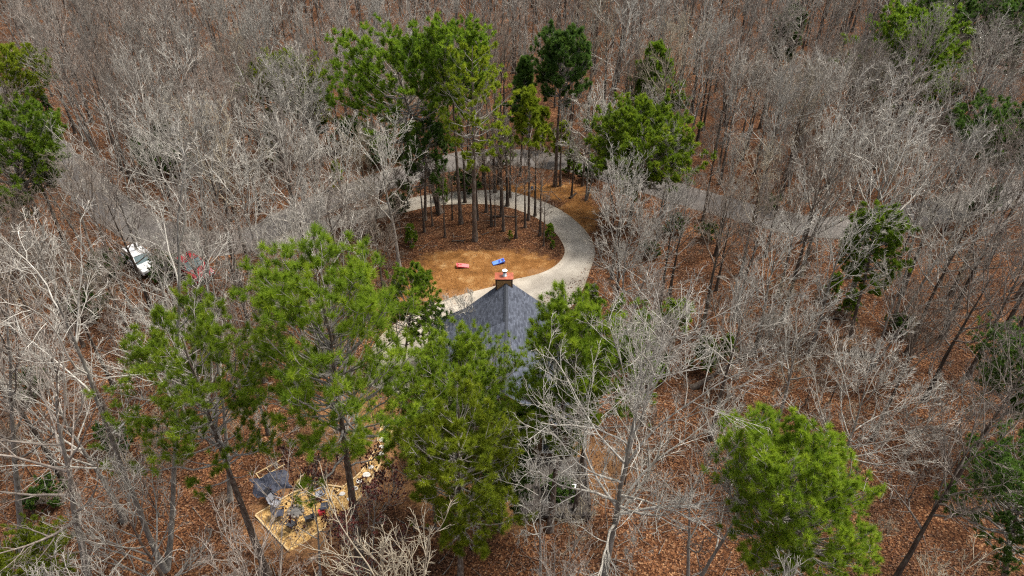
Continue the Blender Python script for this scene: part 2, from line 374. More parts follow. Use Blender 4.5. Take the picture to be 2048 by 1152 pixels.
def mulch_mat():
    m, n, l, b = nodes("yellow_wood_chip_mulch")
    tc = n.new("ShaderNodeTexCoord"); vo = n.new("ShaderNodeTexVoronoi"); vo.inputs["Scale"].default_value = 11; l.new(tc.outputs["Object"], vo.inputs["Vector"])
    se = n.new("ShaderNodeSeparateColor"); l.new(vo.outputs["Color"], se.inputs[0])
    r = ramp(n, [(0.0, (0.14, 0.075, 0.022)), (0.3, (0.29, 0.165, 0.05)), (0.7, (0.40, 0.245, 0.08)), (1.0, (0.54, 0.37, 0.16))]); l.new(se.outputs[0], r.inputs[0])
    l.new(r.outputs[0], b.inputs["Base Color"]); b.inputs["Roughness"].default_value = 0.9
    bp = n.new("ShaderNodeBump"); bp.inputs["Strength"].default_value = 0.8; bp.inputs["Distance"].default_value = 0.05; l.new(vo.outputs["Distance"], bp.inputs["Height"]); l.new(bp.outputs[0], b.inputs["Normal"])
    return m
M['mulch'] = mulch_mat()

# ------------------------------------------------------------------ layout outlines (world metres, read off the photo's ground plane)
g2 = lambda pts: np.array([P(x, y)[:2] for x, y in pts])
DR_IN = [(560, 500), (620, 474), (700, 450), (780, 432), (839, 418), (864, 413), (905, 409), (974, 409), (1028, 418), (1076, 438), (1107, 462), (1126, 489), (1128, 510), (1110, 532), (1076, 548), (1025, 560), (991, 572), (940, 585), (892, 599), (850, 615), (815, 632), (785, 652), (758, 676), (740, 705), (733, 740), (735, 772)]
DR_OUT = [(545, 478), (620, 446), (700, 424), (770, 407), (832, 394), (882, 386), (953, 381), (991, 380), (1028, 385), (1069, 397), (1104, 411), (1138, 431), (1169, 459), (1186, 486), (1189, 513), (1179, 544), (1172, 565), (1160, 590), (1144, 612), (1110, 630), (1060, 640), (1000, 648), (940, 660), (890, 690), (850, 730), (815, 790)]
ROAD = [(-300, 20), (-120, 110), (60, 262), (130, 330), (210, 405), (300, 462), (400, 486), (480, 484), (560, 452), (650, 405), (760, 365), (860, 335), (960, 315), (1080, 318), (1180, 335), (1300, 370), (1420, 405), (1540, 437), (1660, 455), (1770, 445), (1880, 420), (2000, 395), (2120, 370), (2300, 340)]
def smooth_line(p, per=6):
    p = np.asarray(p, float); out = []
    for i in range(len(p) - 1):
        p0, p1, p2, p3 = p[max(i - 1, 0)], p[i], p[i + 1], p[min(i + 2, len(p) - 1)]
        for k in range(per):
            t = k / per
            out.append(0.5 * (2 * p1 + (p2 - p0) * t + (2 * p0 - 5 * p1 + 4 * p2 - p3) * t * t + (3 * p1 - p0 - 3 * p2 + p3) * t ** 3))
    out.append(p[-1]); return np.array(out)
drive_in, drive_out = smooth_line(g2(DR_IN)), smooth_line(g2(DR_OUT))
n_ = 160
def resample(p, n):
    d = np.concatenate([[0], np.cumsum(np.linalg.norm(np.diff(p, axis=0), axis=1))]); s = np.linspace(0, d[-1], n)
    return np.stack([np.interp(s, d, p[:, 0]), np.interp(s, d, p[:, 1])], 1)
rng0 = np.random.default_rng(5)
di, do = drive_in[::1], drive_out[::1]
m_ = min(len(di), len(do)); di, do = di[:m_], do[:m_]
ROAD_W = 4.6
road_c = resample(smooth_line(g2(ROAD)), 260)
tg = np.gradient(road_c, axis=0); tg /= np.linalg.norm(tg, axis=1)[:, None]; nr = np.stack([-tg[:, 1], tg[:, 0]], 1)

def strip(name, a, b_, z, mat, ragged=0.0):
    n = len(a); rg = np.random.default_rng(3)
    if ragged:
        mid = (a + b_) / 2
        a = a + (a - mid) / np.linalg.norm(a - mid, axis=1)[:, None] * rg.normal(0, ragged, (n, 1))
        b_ = b_ + (b_ - mid) / np.linalg.norm(b_ - mid, axis=1)[:, None] * rg.normal(0, ragged, (n, 1))
    V = np.concatenate([np.c_[a, np.full(n, z)], np.c_[b_, np.full(n, z)]])
    J = 9; w_ = np.linspace(0, 1, J)
    V = np.stack([np.c_[a * (1 - t) + b_ * t, np.full(n, z)] for t in w_]).reshape(-1, 3)
    q = [(j * n + i, j * n + i + 1, (j + 1) * n + i + 1, (j + 1) * n + i) for j in range(J - 1) for i in range(n - 1)]
    o = link(name, mesh_np(name, V, q, mats=[mat], smooth=False, attr={"across": ('POINT', np.repeat(w_, n))}))
    o["kind"] = "structure"; return o
road = strip("road", road_c - nr * ROAD_W / 2, road_c + nr * ROAD_W / 2, 0.016, M['asphalt'], 0.12)
drive = strip("driveway", do, di, 0.024, M['concrete'], 0.02)
# thin leaf-free joint: raised concrete edge is a real 6 cm step along the drive
HOUSE = (-6.6, 4.7, 31.0, 44.2)
ISLAND = np.array([P(x, y)[:2] for x, y in DR_IN[4:19]] + [P(830, 520)[:2], P(830, 440)[:2]])

# ground sheet with lawn / soil weights
def axis(lo, hi, step, far):
    core = np.arange(lo, hi + step, step)
    return np.concatenate([[-far, -far / 2, -far / 4], core, [far / 4, far / 2, far]]) if far > max(abs(lo), abs(hi)) * 4.1 else core
gx = axis(-110, 110, 0.8, 1600); gy = np.concatenate([[-1200, -400, -100], np.arange(0, 190, 0.8), [260, 420, 800, 1600]])
GX, GY = np.meshgrid(gx, gy); nx, ny = len(gx), len(gy)
def blob(cx, cy, rx, ry, ang=0.0):
    a = R_(ang); dx, dy = GX - cx, GY - cy; u = dx * math.cos(a) + dy * math.sin(a); v = -dx * math.sin(a) + dy * math.cos(a)
    return np.clip(1.35 - np.sqrt((u / rx) ** 2 + (v / ry) ** 2), 0, 1)
lawn = np.zeros_like(GX); soil = np.zeros_like(GX)
for (px, py, rx, ry) in [(985, 532, 6.8, 3.2), (1040, 535, 4.5, 2.6), (900, 560, 5.0, 3.6), (860, 590, 3.5, 3.5), (920, 520, 4.5, 2.0), (1110, 382, 4.5, 2.2), (1160, 430, 2.2, 4.5), (1060, 378, 4.5, 1.4)]:
    c = P(px, py); lawn = np.maximum(lawn, blob(c[0], c[1], rx, ry))
for (px, py, rx, ry) in [(940, 590, 4.5, 1.2), (880, 600, 4, 1.5), (1090, 545, 2.5, 1.0), (760, 900, 2.5, 6), (700, 830, 3.5, 4), (1100, 960, 4.5, 3), (1180, 930, 4, 4), (1690, 690, 2.2, 1.4), (1000, 1010, 4, 3), (620, 1030, 5, 4), (880, 970, 4, 3)]:
    c = P(px, py); soil = np.maximum(soil, blob(c[0], c[1], rx, ry) * 0.8)
V = np.stack([GX, GY, np.zeros_like(GX)], -1).reshape(-1, 3)
ii = np.arange(nx * ny).reshape(ny, nx)
Q = np.stack([ii[:-1, :-1], ii[:-1, 1:], ii[1:, 1:], ii[1:, :-1]], -1).reshape(-1, 4)
ground = link("ground", mesh_np("ground", V, Q, mats=[M['ground']], attr={"lawn": ('POINT', lawn.ravel()), "soil": ('POINT', soil.ravel())}))
ground["kind"] = "structure"

def dist_line(p, line):
    return np.sqrt(((line - np.asarray(p)[None, :2]) ** 2).sum(1)).min()

# ------------------------------------------------------------------ house
def roof_plane(pts, uvs, th=0.16):
    """a thick sloping roof slab; pts top corners in order, uv in metres"""
    t = [np.array(p, float) for p in pts]; bt = [p - np.array([0, 0, th]) for p in t]; n = len(t)
    V = t + bt; F = [tuple(range(n)), tuple(range(2 * n - 1, n - 1, -1))] + [(i, n + i, n + (i + 1) % n, (i + 1) % n) for i in range(n)]
    return V, F, uvs
RX, RZ = -0.45, 7.0
Y0, Y1 = 31.4, 43.8
BX, BZ = -3.7, 4.2                # left pitch break
LX, LZ = -6.5, 2.85               # left eave
EX, EZ = 4.5, 2.9                 # right eave
house = tag(empty("house", (RX, 37.6, 0)), "dark shingled house with steep gable roof and brown chimney inside the driveway loop", "house")
def place(o):                      # children built in world metres
    o.location = (-RX, -37.6, 0); return o
def roof_obj(name, planes, parent, mat, sub=False):
    V, F, UV = [], [], []
    for pts, uvs in planes:
        v, f, u = roof_plane(pts, uvs); b0 = len(V); V += v; n = len(pts)
        for k, ff in enumerate(f):
            F.append(tuple(i + b0 for i in ff))
            if k < 2: UV += [u[i % n] for i in ff]
            else: UV += [u[i % n] for i in ff]
    me = bpy.data.meshes.new(name); me.from_pydata([tuple(v) for v in V], [], F); me.materials.append(mat)
    l = me.uv_layers.new(name="UVMap"); l.data.foreach_set("uv", np.array(UV, np.float32).ravel()); me.update()
    o = link(name, me, parent)
    return o if sub else place(o)
sR = math.hypot(EX - RX, RZ - EZ); sL = math.hypot(RX - BX, RZ - BZ); sP = math.hypot(BX - LX, BZ - LZ)
roof = roof_obj("roof", [
    ([(RX, Y0, RZ), (EX, Y0, EZ), (EX, Y1, EZ), (RX, Y1, RZ)], [(Y0, 0), (Y0, -sR), (Y1, -sR), (Y1, 0)]),
    ([(RX, Y1, RZ), (BX, Y1, BZ), (BX, Y0, BZ), (RX, Y0, RZ)], [(Y1, 0), (Y1, -sL), (Y0, -sL), (Y0, 0)]),
    ([(BX, Y1, BZ), (LX, Y1, LZ), (LX, Y0, LZ), (BX, Y0, BZ)], [(Y1, -sL), (Y1, -sL - sP), (Y0, -sL - sP), (Y0, -sL)]),
], house, M['shingle'])
# shed dormer on the left slope: lower pitch, starts a little below the ridge
DX, DZ = -4.6, 5.05
YD0, YD1 = 32.4, 38.6
dormer = roof_obj("dormer_roof", [([(RX, YD1, RZ + 0.02), (DX, YD1, DZ), (DX, YD0, DZ), (RX, YD0, RZ + 0.02)], [(YD1, 0), (YD1, -4.5), (YD0, -4.5), (YD0, 0)])], house, M['shingle'])
zl = lambda x: (RZ + (x - RX) / (BX - RX) * (BZ - RZ)) if x >= BX else (BZ + (x - BX) / (LX - BX) * (LZ - BZ))
zd = lambda x: RZ + 0.02 + (x - RX) / (DX - RX) * (DZ - RZ)
dm = MB()
for yy in (YD0 + 0.15, YD1 - 0.3):
    xs = np.linspace(RX - 0.9, DX + 0.25, 8)
    pts = [(x, yy, zd(x) - 0.165) for x in xs] + [(x, yy, zl(x) - 0.1) for x in xs[::-1]]
    dm.prism(pts, (0, 0.15, 0))
dm.box(DX + 0.25, DX + 0.40, YD0 + 0.3, YD1 - 0.3, zl(DX + 0.3) - 0.1, zd(DX + 0.3) - 0.165)
place(dm.build("dormer_wall", M['siding'], house))
rc = MB()
for k in range(int((Y1 - Y0) / 0.24)):
    y = Y0 + 0.24 * k; z = RZ + 0.012 + 0.006 * (k % 2)
    rc.prism([(RX - 0.17, y, z - 0.11), (RX, y, z + 0.03), (RX + 0.17, y, z - 0.11), (RX, y, z - 0.03)], (0, 0.235, 0))
place(rc.build("ridge_cap", M['shingle'], house))
# fascia boards at the gable rakes and eaves
fs = MB()
for y in (Y0 - 0.03, Y1):
    for a, b_ in (((RX, RZ), (EX, EZ)), ((RX, RZ), (BX, BZ)), ((BX, BZ), (LX, LZ))):
        fs.prism([(a[0], y, a[1] - 0.02), (b_[0], y, b_[1] - 0.02), (b_[0], y, b_[1] - 0.24), (a[0], y, a[1] - 0.24)], (0, 0.03, 0))
for x, z in ((EX, EZ), (LX, LZ)):
    fs.box(x - 0.01 if x > 0 else x - 0.04, x + 0.04 if x > 0 else x + 0.01, Y0, Y1, z - 0.22, z - 0.03)
place(fs.build("fascia", M['fascia'], house))
WX0, WX1, WY0, WY1 = -3.5, 4.1, 31.9, 43.3
wb = MB(); wb.box(WX0, WX1, WY0, WY1, 0.4, EZ + 0.15)
gz = lambda x: (RZ + (x - RX) / (EX - RX) * (EZ - RZ) if x > RX else zl(x)) - 0.2
for y in (WY0, WY1 - 0.12):
    wb.prism([(WX0, y, EZ + 0.15), (WX1, y, EZ + 0.15), (WX1, y, gz(WX1)), (RX, y, RZ - 0.2), (WX0, y, gz(WX0))], (0, 0.12, 0))
wb.box(WX0, WX0 + 0.12, WY0 + 0.12, WY1 - 0.12, EZ + 0.15, gz(WX0 + 0.1) - 0.02)
place(wb.build("wall", M['siding'], house))
fb = MB(); fb.box(WX0 + 0.02, WX1 - 0.02, WY0 + 0.02, WY1 - 0.02, 0, 0.4); fb.box(LX + 0.3, WX0, Y0 + 0.6, Y1 - 0.5, 0, 0.4)
place(fb.build("foundation", M['stone_grey'], house))
for y in np.linspace(Y0 + 0.7, Y1 - 0.6, 6):
    b_ = MB(); b_.box(LX + 0.35, LX + 0.5, y - 0.07, y + 0.07, 0.4, zl(LX + 0.42) - 0.16); place(b_.build("porch_post", M['fascia'], house))
def window(cx, cz, w, h, y, face=-1):
    f = MB(); t = 0.07; y0, y1 = (y - 0.05, y + 0.01) if face < 0 else (y - 0.01, y + 0.05)
    f.box(cx - w / 2 - t, cx - w / 2, y0, y1, cz - h / 2, cz + h / 2); f.box(cx + w / 2, cx + w / 2 + t, y0, y1, cz - h / 2, cz + h / 2)
    f.box(cx - w / 2 - t, cx + w / 2 + t, y0, y1, cz + h / 2, cz + h / 2 + t); f.box(cx - w / 2 - t, cx + w / 2 + t, y0, y1, cz - h / 2 - t, cz - h / 2)
    wo = place(f.build("window", M['white'], house))
    g = MB(); g.box(cx - w / 2, cx + w / 2, y - 0.02 if face < 0 else y, y if face < 0 else y + 0.02, cz - h / 2, cz + h / 2)
    g.build("pane", M['glass'], wo)
for cx, cz in ((-2.2, 1.7), (2.6, 1.7), (-0.4, 4.7)): window(cx, cz, 1.0, 1.25, WY0)
for cx, cz in ((-2.2, 1.7), (2.4, 1.7)): window(cx, cz, 1.0, 1.25, WY1, 1)
d = MB(); d.box(0.1, 1.0, WY0 - 0.05, WY0, 0.45, 2.5); do_ = place(d.build("door", M['white'], house))
h_ = MB(); h_.lathe([(0.02, 0), (0.04, 0.02), (0.04, 0.05), (0.01, 0.07)], 10, (0.9, WY0 - 0.09, 1.4)); h_.build("handle", M['steel'], do_)
# chimney chase: lap boards between corner trims, red metal top, flue with a rain cap
CX0, CX1, CY0, CY1, CZ0, CZ1 = -1.25, 0.05, 43.25, 44.05, 0.0, 7.42
ch = MB(); ch.box(CX0 + 0.03, CX1 - 0.03, CY0 + 0.03, CY1 - 0.03, CZ0, CZ1 - 0.02)
chim = place(ch.build("chimney", M['chase_dark'], house))
sb = MB(); k = 0; z = 5.2
while z < CZ1 - 0.2:
    sb.prism([(CX0 + 0.10, CY0 + 0.03, z), (CX0 + 0.10, CY0 - 0.012, z), (CX0 + 0.10, CY0 + 0.018, z + 0.125), (CX0 + 0.10, CY0 + 0.03, z + 0.125)], (CX1 - CX0 - 0.2, 0, 0))
    for xs_, sg in ((CX0 + 0.03, -1), (CX1 - 0.03, 1)):
        sb.prism([(xs_, CY0 + 0.1, z), (xs_ + sg * 0.042, CY0 + 0.1, z), (xs_ + sg * 0.012, CY0 + 0.1, z + 0.125), (xs_, CY0 + 0.1, z + 0.125)], (0, CY1 - CY0 - 0.2, 0))
    z += 0.15
sb.build("siding_board", M['chase'], chim)
tr_ = MB()
for x in (CX0 - 0.005, CX1 - 0.095):
    for y in (CY0 - 0.015, CY1 - 0.095):
        tr_.box(x, x + 0.1, y, y + 0.11, 0, CZ1 - 0.16)
tr_.box(CX0 - 0.012, CX1 + 0.012, CY0 - 0.02, CY0 + 0.03, CZ1 - 0.15, CZ1 - 0.02)
tr_.build("corner_trim", M['chase_dark'], chim)
cp = MB(); cp.box(CX0 - 0.06, CX1 + 0.06, CY0 - 0.06, CY1 + 0.06, CZ1 - 0.05, CZ1 + 0.0)
xm, ym = (CX0 + CX1) / 2 + 0.05, (CY0 + CY1) / 2
cp.add([(CX0 - 0.06, CY0 - 0.06, CZ1 + 0.002), (CX1 + 0.06, CY0 - 0.06, CZ1 + 0.002), (CX1 + 0.06, CY1 + 0.06, CZ1 + 0.002), (CX0 - 0.06, CY1 + 0.06, CZ1 + 0.002), (xm, ym, CZ1 + 0.06)], [(0, 1, 4), (1, 2, 4), (2, 3, 4), (3, 0, 4)])
cp.build("chimney_cap", M['cap_red'], chim)
fl = MB(); fl.lathe([(0.19, 0.03), (0.19, 0.06), (0.125, 0.07), (0.125, 0.34)], 20, (xm, ym, CZ1)); fl.build("flue", M['steel'], chim, True)
fl = MB(); fl.lathe([(0.125, 0.345), (0.18, 0.39), (0.19, 0.47), (0.17, 0.49)], 20, (xm, ym, CZ1)); fl.build("flue_collar", M['soot'], chim, True)
fl = MB(); fl.lathe([(0.205, 0.495), (0.205, 0.515), (0.15, 0.535), (0.05, 0.545)], 20, (xm, ym, CZ1)); fl.build("rain_cap", M['steel_white'], chim, True)

# deck at the near end of the house
deck = tag(empty("deck", (2.6, 29.3, 0)), "dark weathered wooden deck behind the house under the pine", "deck")
def placed(o, e): o.location = tuple(-c for c in e.location); return o
b_ = MB()
for k in range(24): b_.box(0.4 + k * 0.19, 0.4 + k * 0.19 + 0.175, 27.2, 31.85, 0.56, 0.6)
placed(b_.build("deck_floor", M['deck'], deck), deck)
b_ = MB(); b_.box(0.4, 4.95, 27.15, 27.2, 0.35, 0.6); b_.box(4.95, 5.0, 27.2, 31.85, 0.35, 0.6); placed(b_.build("rim_board", M['deck'], deck), deck)
for x, y in [(0.5, 27.3), (1.9, 27.3), (3.4, 27.3), (4.85, 27.3), (4.85, 29.5), (4.85, 31.6), (0.5, 29.5)]:
    b_ = MB(); b_.box(x - 0.05, x + 0.05, y - 0.05, y + 0.05, 0.0, 1.5); placed(b_.build("post", M['deck'], deck), deck)
b_ = MB(); b_.box(0.4, 3.45, 27.23, 27.37, 1.5, 1.54); b_.box(4.78, 4.92, 27.25, 31.7, 1.5, 1.54); placed(b_.build("handrail", M['deck'], deck), deck)
for x in np.arange(0.65, 3.4, 0.2):
    b_ = MB(); b_.box(x - 0.018, x + 0.018, 27.28, 27.32, 0.62, 1.5); placed(b_.build("baluster", M['deck'], deck), deck)
for y in np.arange(27.5, 31.5, 0.2):
    b_ = MB(); b_.box(4.83, 4.87, y - 0.018, y + 0.018, 0.62, 1.5); placed(b_.build("baluster", M['deck'], deck), deck)
b_ = MB(); b_.box(3.85, 4.35, 28.9, 29.25, 0.604, 0.98); b_.box(3.83, 4.37, 28.88, 29.27, 0.98, 1.04)
cool = b_.build("cooler", M['white'], None, bevel=0.02); tag(cool, "small white lidded cooler on the dark deck", "cooler")
# step ladder
lb = P(1119, 916)
lad = tag(empty("step_ladder", lb, R_(-6)), "orange fibreglass step ladder with yellow top, opened beside the deck", "ladder")
for s in (-1, 1):
    b_ = MB(); b_.bar((s * 0.30, -0.45, 0.02), (s * 0.20, 0, 1.95), 0.05, 0.09); b_.build("side_rail", M['orange'], lad)
    b_ = MB(); b_.bar((s * 0.28, 0.65, 0.02), (s * 0.19, 0.06, 1.92), 0.04, 0.06); b_.build("rear_rail", M['orange'], lad)
for k in range(6):
    t = (k + 0.7) / 6.6; w = 0.30 - 0.10 * t
    b_ = MB(); b_.box(-w, w, -0.45 + 0.45 * t - 0.05, -0.45 + 0.45 * t + 0.05, 1.95 * t - 0.015, 1.95 * t + 0.015); b_.build("step", M['alu'], lad)
b_ = MB(); b_.box(-0.25, 0.25, -0.09, 0.14, 1.93, 2.03); b_.build("top_cap", M['yellow'], lad, bevel=0.02)
a = P(1040, 902); c = P(1080, 915)
b_ = MB(); b_.tube([(a[0], a[1], 0.08), (c[0], c[1], 0.08)], 0.07, 10); pipe = tag(b_.build("pipe", M['deck_grey'], None, True), "pale blue-grey plastic pipe lying on the ground beside the deck", "pipe")

# ------------------------------------------------------------------ cornhole boards on the lawn
def corn_board(px, py, rz, main, pale, label, bags):
    p = P(px, py); e = tag(empty("cornhole_board", p, rz), label, "game board", "cornhole boards on the lawn")
    L, Wd, h0, h1 = 1.2, 0.6, 0.08, 0.32
    tz = lambda y: h0 + (h1 - h0) * y / L
    # board face with a round hole near the raised end
    n = 16; hx, hy, hr = 0, L - 0.23, 0.085
    ring = [(hx + hr * math.cos(2 * PI * i / n), hy + hr * math.sin(2 * PI * i / n)) for i in range(n)]
    out = []
    for x, y in ring:
        a = math.atan2(y - hy, x - hx); s = min((Wd / 2) / max(abs(math.cos(a)), 1e-6), 0.23 / max(abs(math.sin(a)), 1e-6)); out.append((hx + s * math.cos(a), hy + s * math.sin(a)))
    V = [(x, y, tz(y)) for x, y in ring + out]; F = [(i, n + i, n + (i + 1) % n, (i + 1) % n) for i in range(n)]
    b0 = MB(); b0.add(V, F); b0.add([(-Wd / 2, 0, tz(0)), (Wd / 2, 0, tz(0)), (Wd / 2, L - 0.46, tz(L - 0.46)), (-Wd / 2, L - 0.46, tz(L - 0.46))], [(0, 1, 2, 3)])
    b0.add([(x, y, tz(y) - 0.02) for x, y in ring + out], [tuple(reversed(f)) for f in F])
    b0.build("board_face", pale, e)
    b0 = MB(); t = 0.03
    for s in (-1, 1):
        x = s * Wd / 2
        b0.prism([(x - t / 2 - s * t / 2, 0, 0.0), (x - t / 2 - s * t / 2, L, h1 - 0.12), (x - t / 2 - s * t / 2, L, h1 - 0.003), (x - t / 2 - s * t / 2, 0, h0 - 0.003)], (t, 0, 0))
    b0.box(-Wd / 2 + t, Wd / 2 - t, L - t, L, h1 - 0.12, h1 - 0.008); b0.box(-Wd / 2 + t, Wd / 2 - t, 0, t, 0, h0 - 0.003); b0.build("board_frame", main, e)
    for s in (-1, 1):
        b0 = MB(); b0.box(s * (Wd / 2 - 0.06) - 0.02, s * (Wd / 2 - 0.06) + 0.02, L - 0.12, L - 0.06, 0, h1 - 0.03); b0.build("leg", main, e)
    for k, (bx, by) in enumerate(bags):
        w = MB(); w.lathe([(0.02, 0), (0.075, 0.006), (0.085, 0.025), (0.06, 0.045), (0.02, 0.05)], 10)
        ww = Vector((bx, by, tz(by) + 0.001)); a = rz
        o = w.build("bean_bag", main, None, True); o.location = (p[0] + ww.x * math.cos(a) - ww.y * math.sin(a), p[1] + ww.x * math.sin(a) + ww.y * math.cos(a), ww.z); o.rotation_euler = (R_(11), 0, a)
        yield o, k
reds = list(corn_board(938, 533, R_(96), M['red'], M['red_pale'], "faded red cornhole board with pink top, propped on the lawn", [(0.12, 1.08), (-0.14, 1.1), (0.03, 0.78)]))
blues = list(corn_board(985, 528.5, R_(-73), M['blue'], M['blue_pale'], "blue cornhole board scattered with blue bean bags on the lawn", [(0.16, 1.02), (-0.15, 1.05), (0.14, 0.66), (-0.05, 0.70), (0.02, 1.12)]))
for o, k in reds: tag(o, "red bean bag lying on the red cornhole board", "bean bag", "red bean bags on the red cornhole board")
for o, k in blues: tag(o, "blue bean bag lying on the blue cornhole board", "bean bag", "blue bean bags on the blue cornhole board")

# ------------------------------------------------------------------ mulched fire-pit yard and stepping-stone path
PIT = [(511, 1032), (550, 1008), (587, 987), (620, 976), (650, 971), (686, 976), (712, 1006), (690, 1026), (667, 1044), (645, 1061), (623, 1076), (579, 1104), (545, 1068)]
PATH_L = [(671, 988), (690, 972), (706, 961), (722, 946), (738, 923), (750, 902), (755, 885), (758, 869), (766, 850)]
PATH_R = [(712, 1006), (725, 990), (738, 968), (751, 947), (762, 927), (770, 908), (776, 892), (781, 874), (787, 851)]
pl = g2(PIT)
o = link("fire_pit_mulch", mesh_np("fire_pit_mulch", np.c_[np.r_[pl, [pl.mean(0)]], np.full(len(pl) + 1, 0.012)], None, [(i, (i + 1) % len(pl), len(pl)) for i in range(len(pl))], mats=[M['mulch']], smooth=False))
if o.data.polygons[0].normal.z < 0: o.data.flip_normals()
tag(o, kind="structure")
o = strip("mulch_path", g2(PATH_R), g2(PATH_L), 0.016, M['mulch']); o["kind"] = "structure"
def timbers(name, pts, label, cat, skip=()):
    c = np.array([P(*q) for q in pts]); e = tag(empty(name, c.mean(0)), label, cat)
    for i in range(len(pts) - 1):
        if i in skip: continue
        a_, b2 = c[i], c[i + 1]; dd = (b2 - a_) / np.linalg.norm(b2 - a_)
        m0 = MB(); m0.bar(a_ + dd * 0.03 + [0, 0, 0.065], b2 - dd * 0.03 + [0, 0, 0.065], 0.09, 0.13); placed(m0.build("timber", M['lumber'], e), e)
    return e
timbers("timber_border", PIT + [PIT[0]], "new pine timbers laid as a border round the mulched fire pit yard", "edging", skip=(3, 5, 10))
timbers("path_edging", PATH_L, "new pine timber edge on the left side of the stepping stone path", "edging", skip=(5,))
timbers("path_edging", PATH_R, "new pine timber edge on the right side of the stepping stone path", "edging", skip=(4,))
rg = random.Random(4)
STN = [(684, 989), (709, 978), (719, 963), (733, 950), (742, 935), (762, 908), (763, 894), (766, 880), (768, 866), (773, 853), (700, 999)]
for k, (x, y) in enumerate(STN):
    p = P(x, y); n = 9; r0 = 0.16 + rg.random() * 0.07
    rr = [r0 * (0.8 + 0.4 * rg.random()) for _ in range(n)]; a0 = rg.random() * 6
    b_ = MB(); ptsb = [(rr[i] * math.cos(a0 + 2 * PI * i / n) * 1.2, rr[i] * math.sin(a0 + 2 * PI * i / n), 0) for i in range(n)]
    b_.prism(ptsb, (0, 0, 0.055)); o = b_.build("stepping_stone", M['stone'], None, bevel=0.015); o.location = (p[0], p[1], 0.016)
    tag(o, "pale flat stepping stone set in the mulch path", "stone", "stepping stones in the mulch path")
# fire ring of loose stones
p = P(592, 1024)
ring_e = tag(empty("fire_ring", p), "low ring of grey stones round the ashes in the mulch yard", "fire pit")
b_ = MB(); b_.lathe([(0.38, 0.014), (0.32, 0.03), (0.1, 0.05)], 16); b_.build("ash_bed", M['ash'], ring_e)
for i in range(12):
    a = 2 * PI * i / 12; b_ = MB(); s = 0.10 + 0.02 * rg.random()
    b_.lathe([(s * 0.7, 0.012), (s, 0.05), (s * 0.95, 0.12), (s * 0.6, 0.18), (s * 0.2, 0.2)], 7, (0.46 * math.cos(a), 0.46 * math.sin(a), 0)); b_.build("ring_stone", M['stone_grey'], ring_e)
def camp_chair(px, py, rz, mat, label):
    e = tag(empty("camp_chair", P(px, py, 0.012), rz), label, "chair", "chairs round the fire pit")
    s = MB()
    n = 6
    V = [((i / n - 0.5) * 0.54, (j / n - 0.5) * 0.5, 0.44 - 0.07 * math.sin(PI * i / n) * math.sin(PI * (j + 1) / (n + 2))) for j in range(n + 1) for i in range(n + 1)]
    F = [(j * (n + 1) + i, j * (n + 1) + i + 1, (j + 1) * (n + 1) + i + 1, (j + 1) * (n + 1) + i) for j in range(n) for i in range(n)]
    s.add(V, F); s.add([(x, y, z - 0.012) for x, y, z in V], [tuple(reversed(f)) for f in F]); s.build("seat", mat, e, True)
    s = MB(); V = [((i / n - 0.5) * 0.56, 0.25 + 0.17 * j / n + 0.05 * math.sin(PI * i / n), 0.46 + 0.5 * j / n) for j in range(n + 1) for i in range(n + 1)]
    s.add(V, F); s.add([(x, y + 0.012, z) for x, y, z in V], [tuple(reversed(f)) for f in F]); s.build("backrest", mat, e, True)
    for sx in (-1, 1):
        s = MB(); s.tube([(sx * 0.29, -0.28, 0), (sx * 0.27, 0.28, 0.46), (sx * 0.28, 0.42, 0.97)], 0.012, 6); s.build("rear_leg", M['black'], e, True)
        s = MB(); s.tube([(sx * 0.29, 0.30, 0), (sx * 0.27, -0.25, 0.44), (sx * 0.28, -0.26, 0.62)], 0.012, 6); s.build("front_leg", M['black'], e, True)
        s = MB(); s.box(sx * 0.29 - 0.035, sx * 0.29 + 0.035, -0.30, 0.32, 0.62, 0.64); s.build("armrest", mat, e)
for (x, y, rz, mt, lb_) in [(554, 1014, 70, M['greyfab'], "pale grey folding camp chair beside the upper left timber border"), (562, 1034, 100, M['navy'], "navy folding camp chair below the pale grey one"),
                            (585, 1056, 150, M['black'], "black folding camp chair at the lower side of the fire ring"), (641, 996, -60, M['greyfab'], "grey folding camp chair near the start of the stone path"),
                            (651, 1020, -80, M['navy'], "dark camp chair at the right of the fire ring"), (622, 1044, -150, M['black'], "black folding camp chair nearest the bottom timbers of the yard"), (546, 1003, 60, M['black'], "black folding chair just outside the upper left timbers")]:
    camp_chair(x, y, R_(rz), mt, lb_)
p = P(644, 1027); b_ = MB(); b_.box(-0.2, 0.2, -0.14, 0.14, 0.013, 0.26); b_.box(-0.21, 0.21, -0.15, 0.15, 0.26, 0.31); o = b_.build("cooler", M['red'], None, bevel=0.02); o.location = (p[0], p[1], 0); o.rotation_euler[2] = 0.5
tag(o, "small red lidded cooler on the yellow mulch", "cooler")
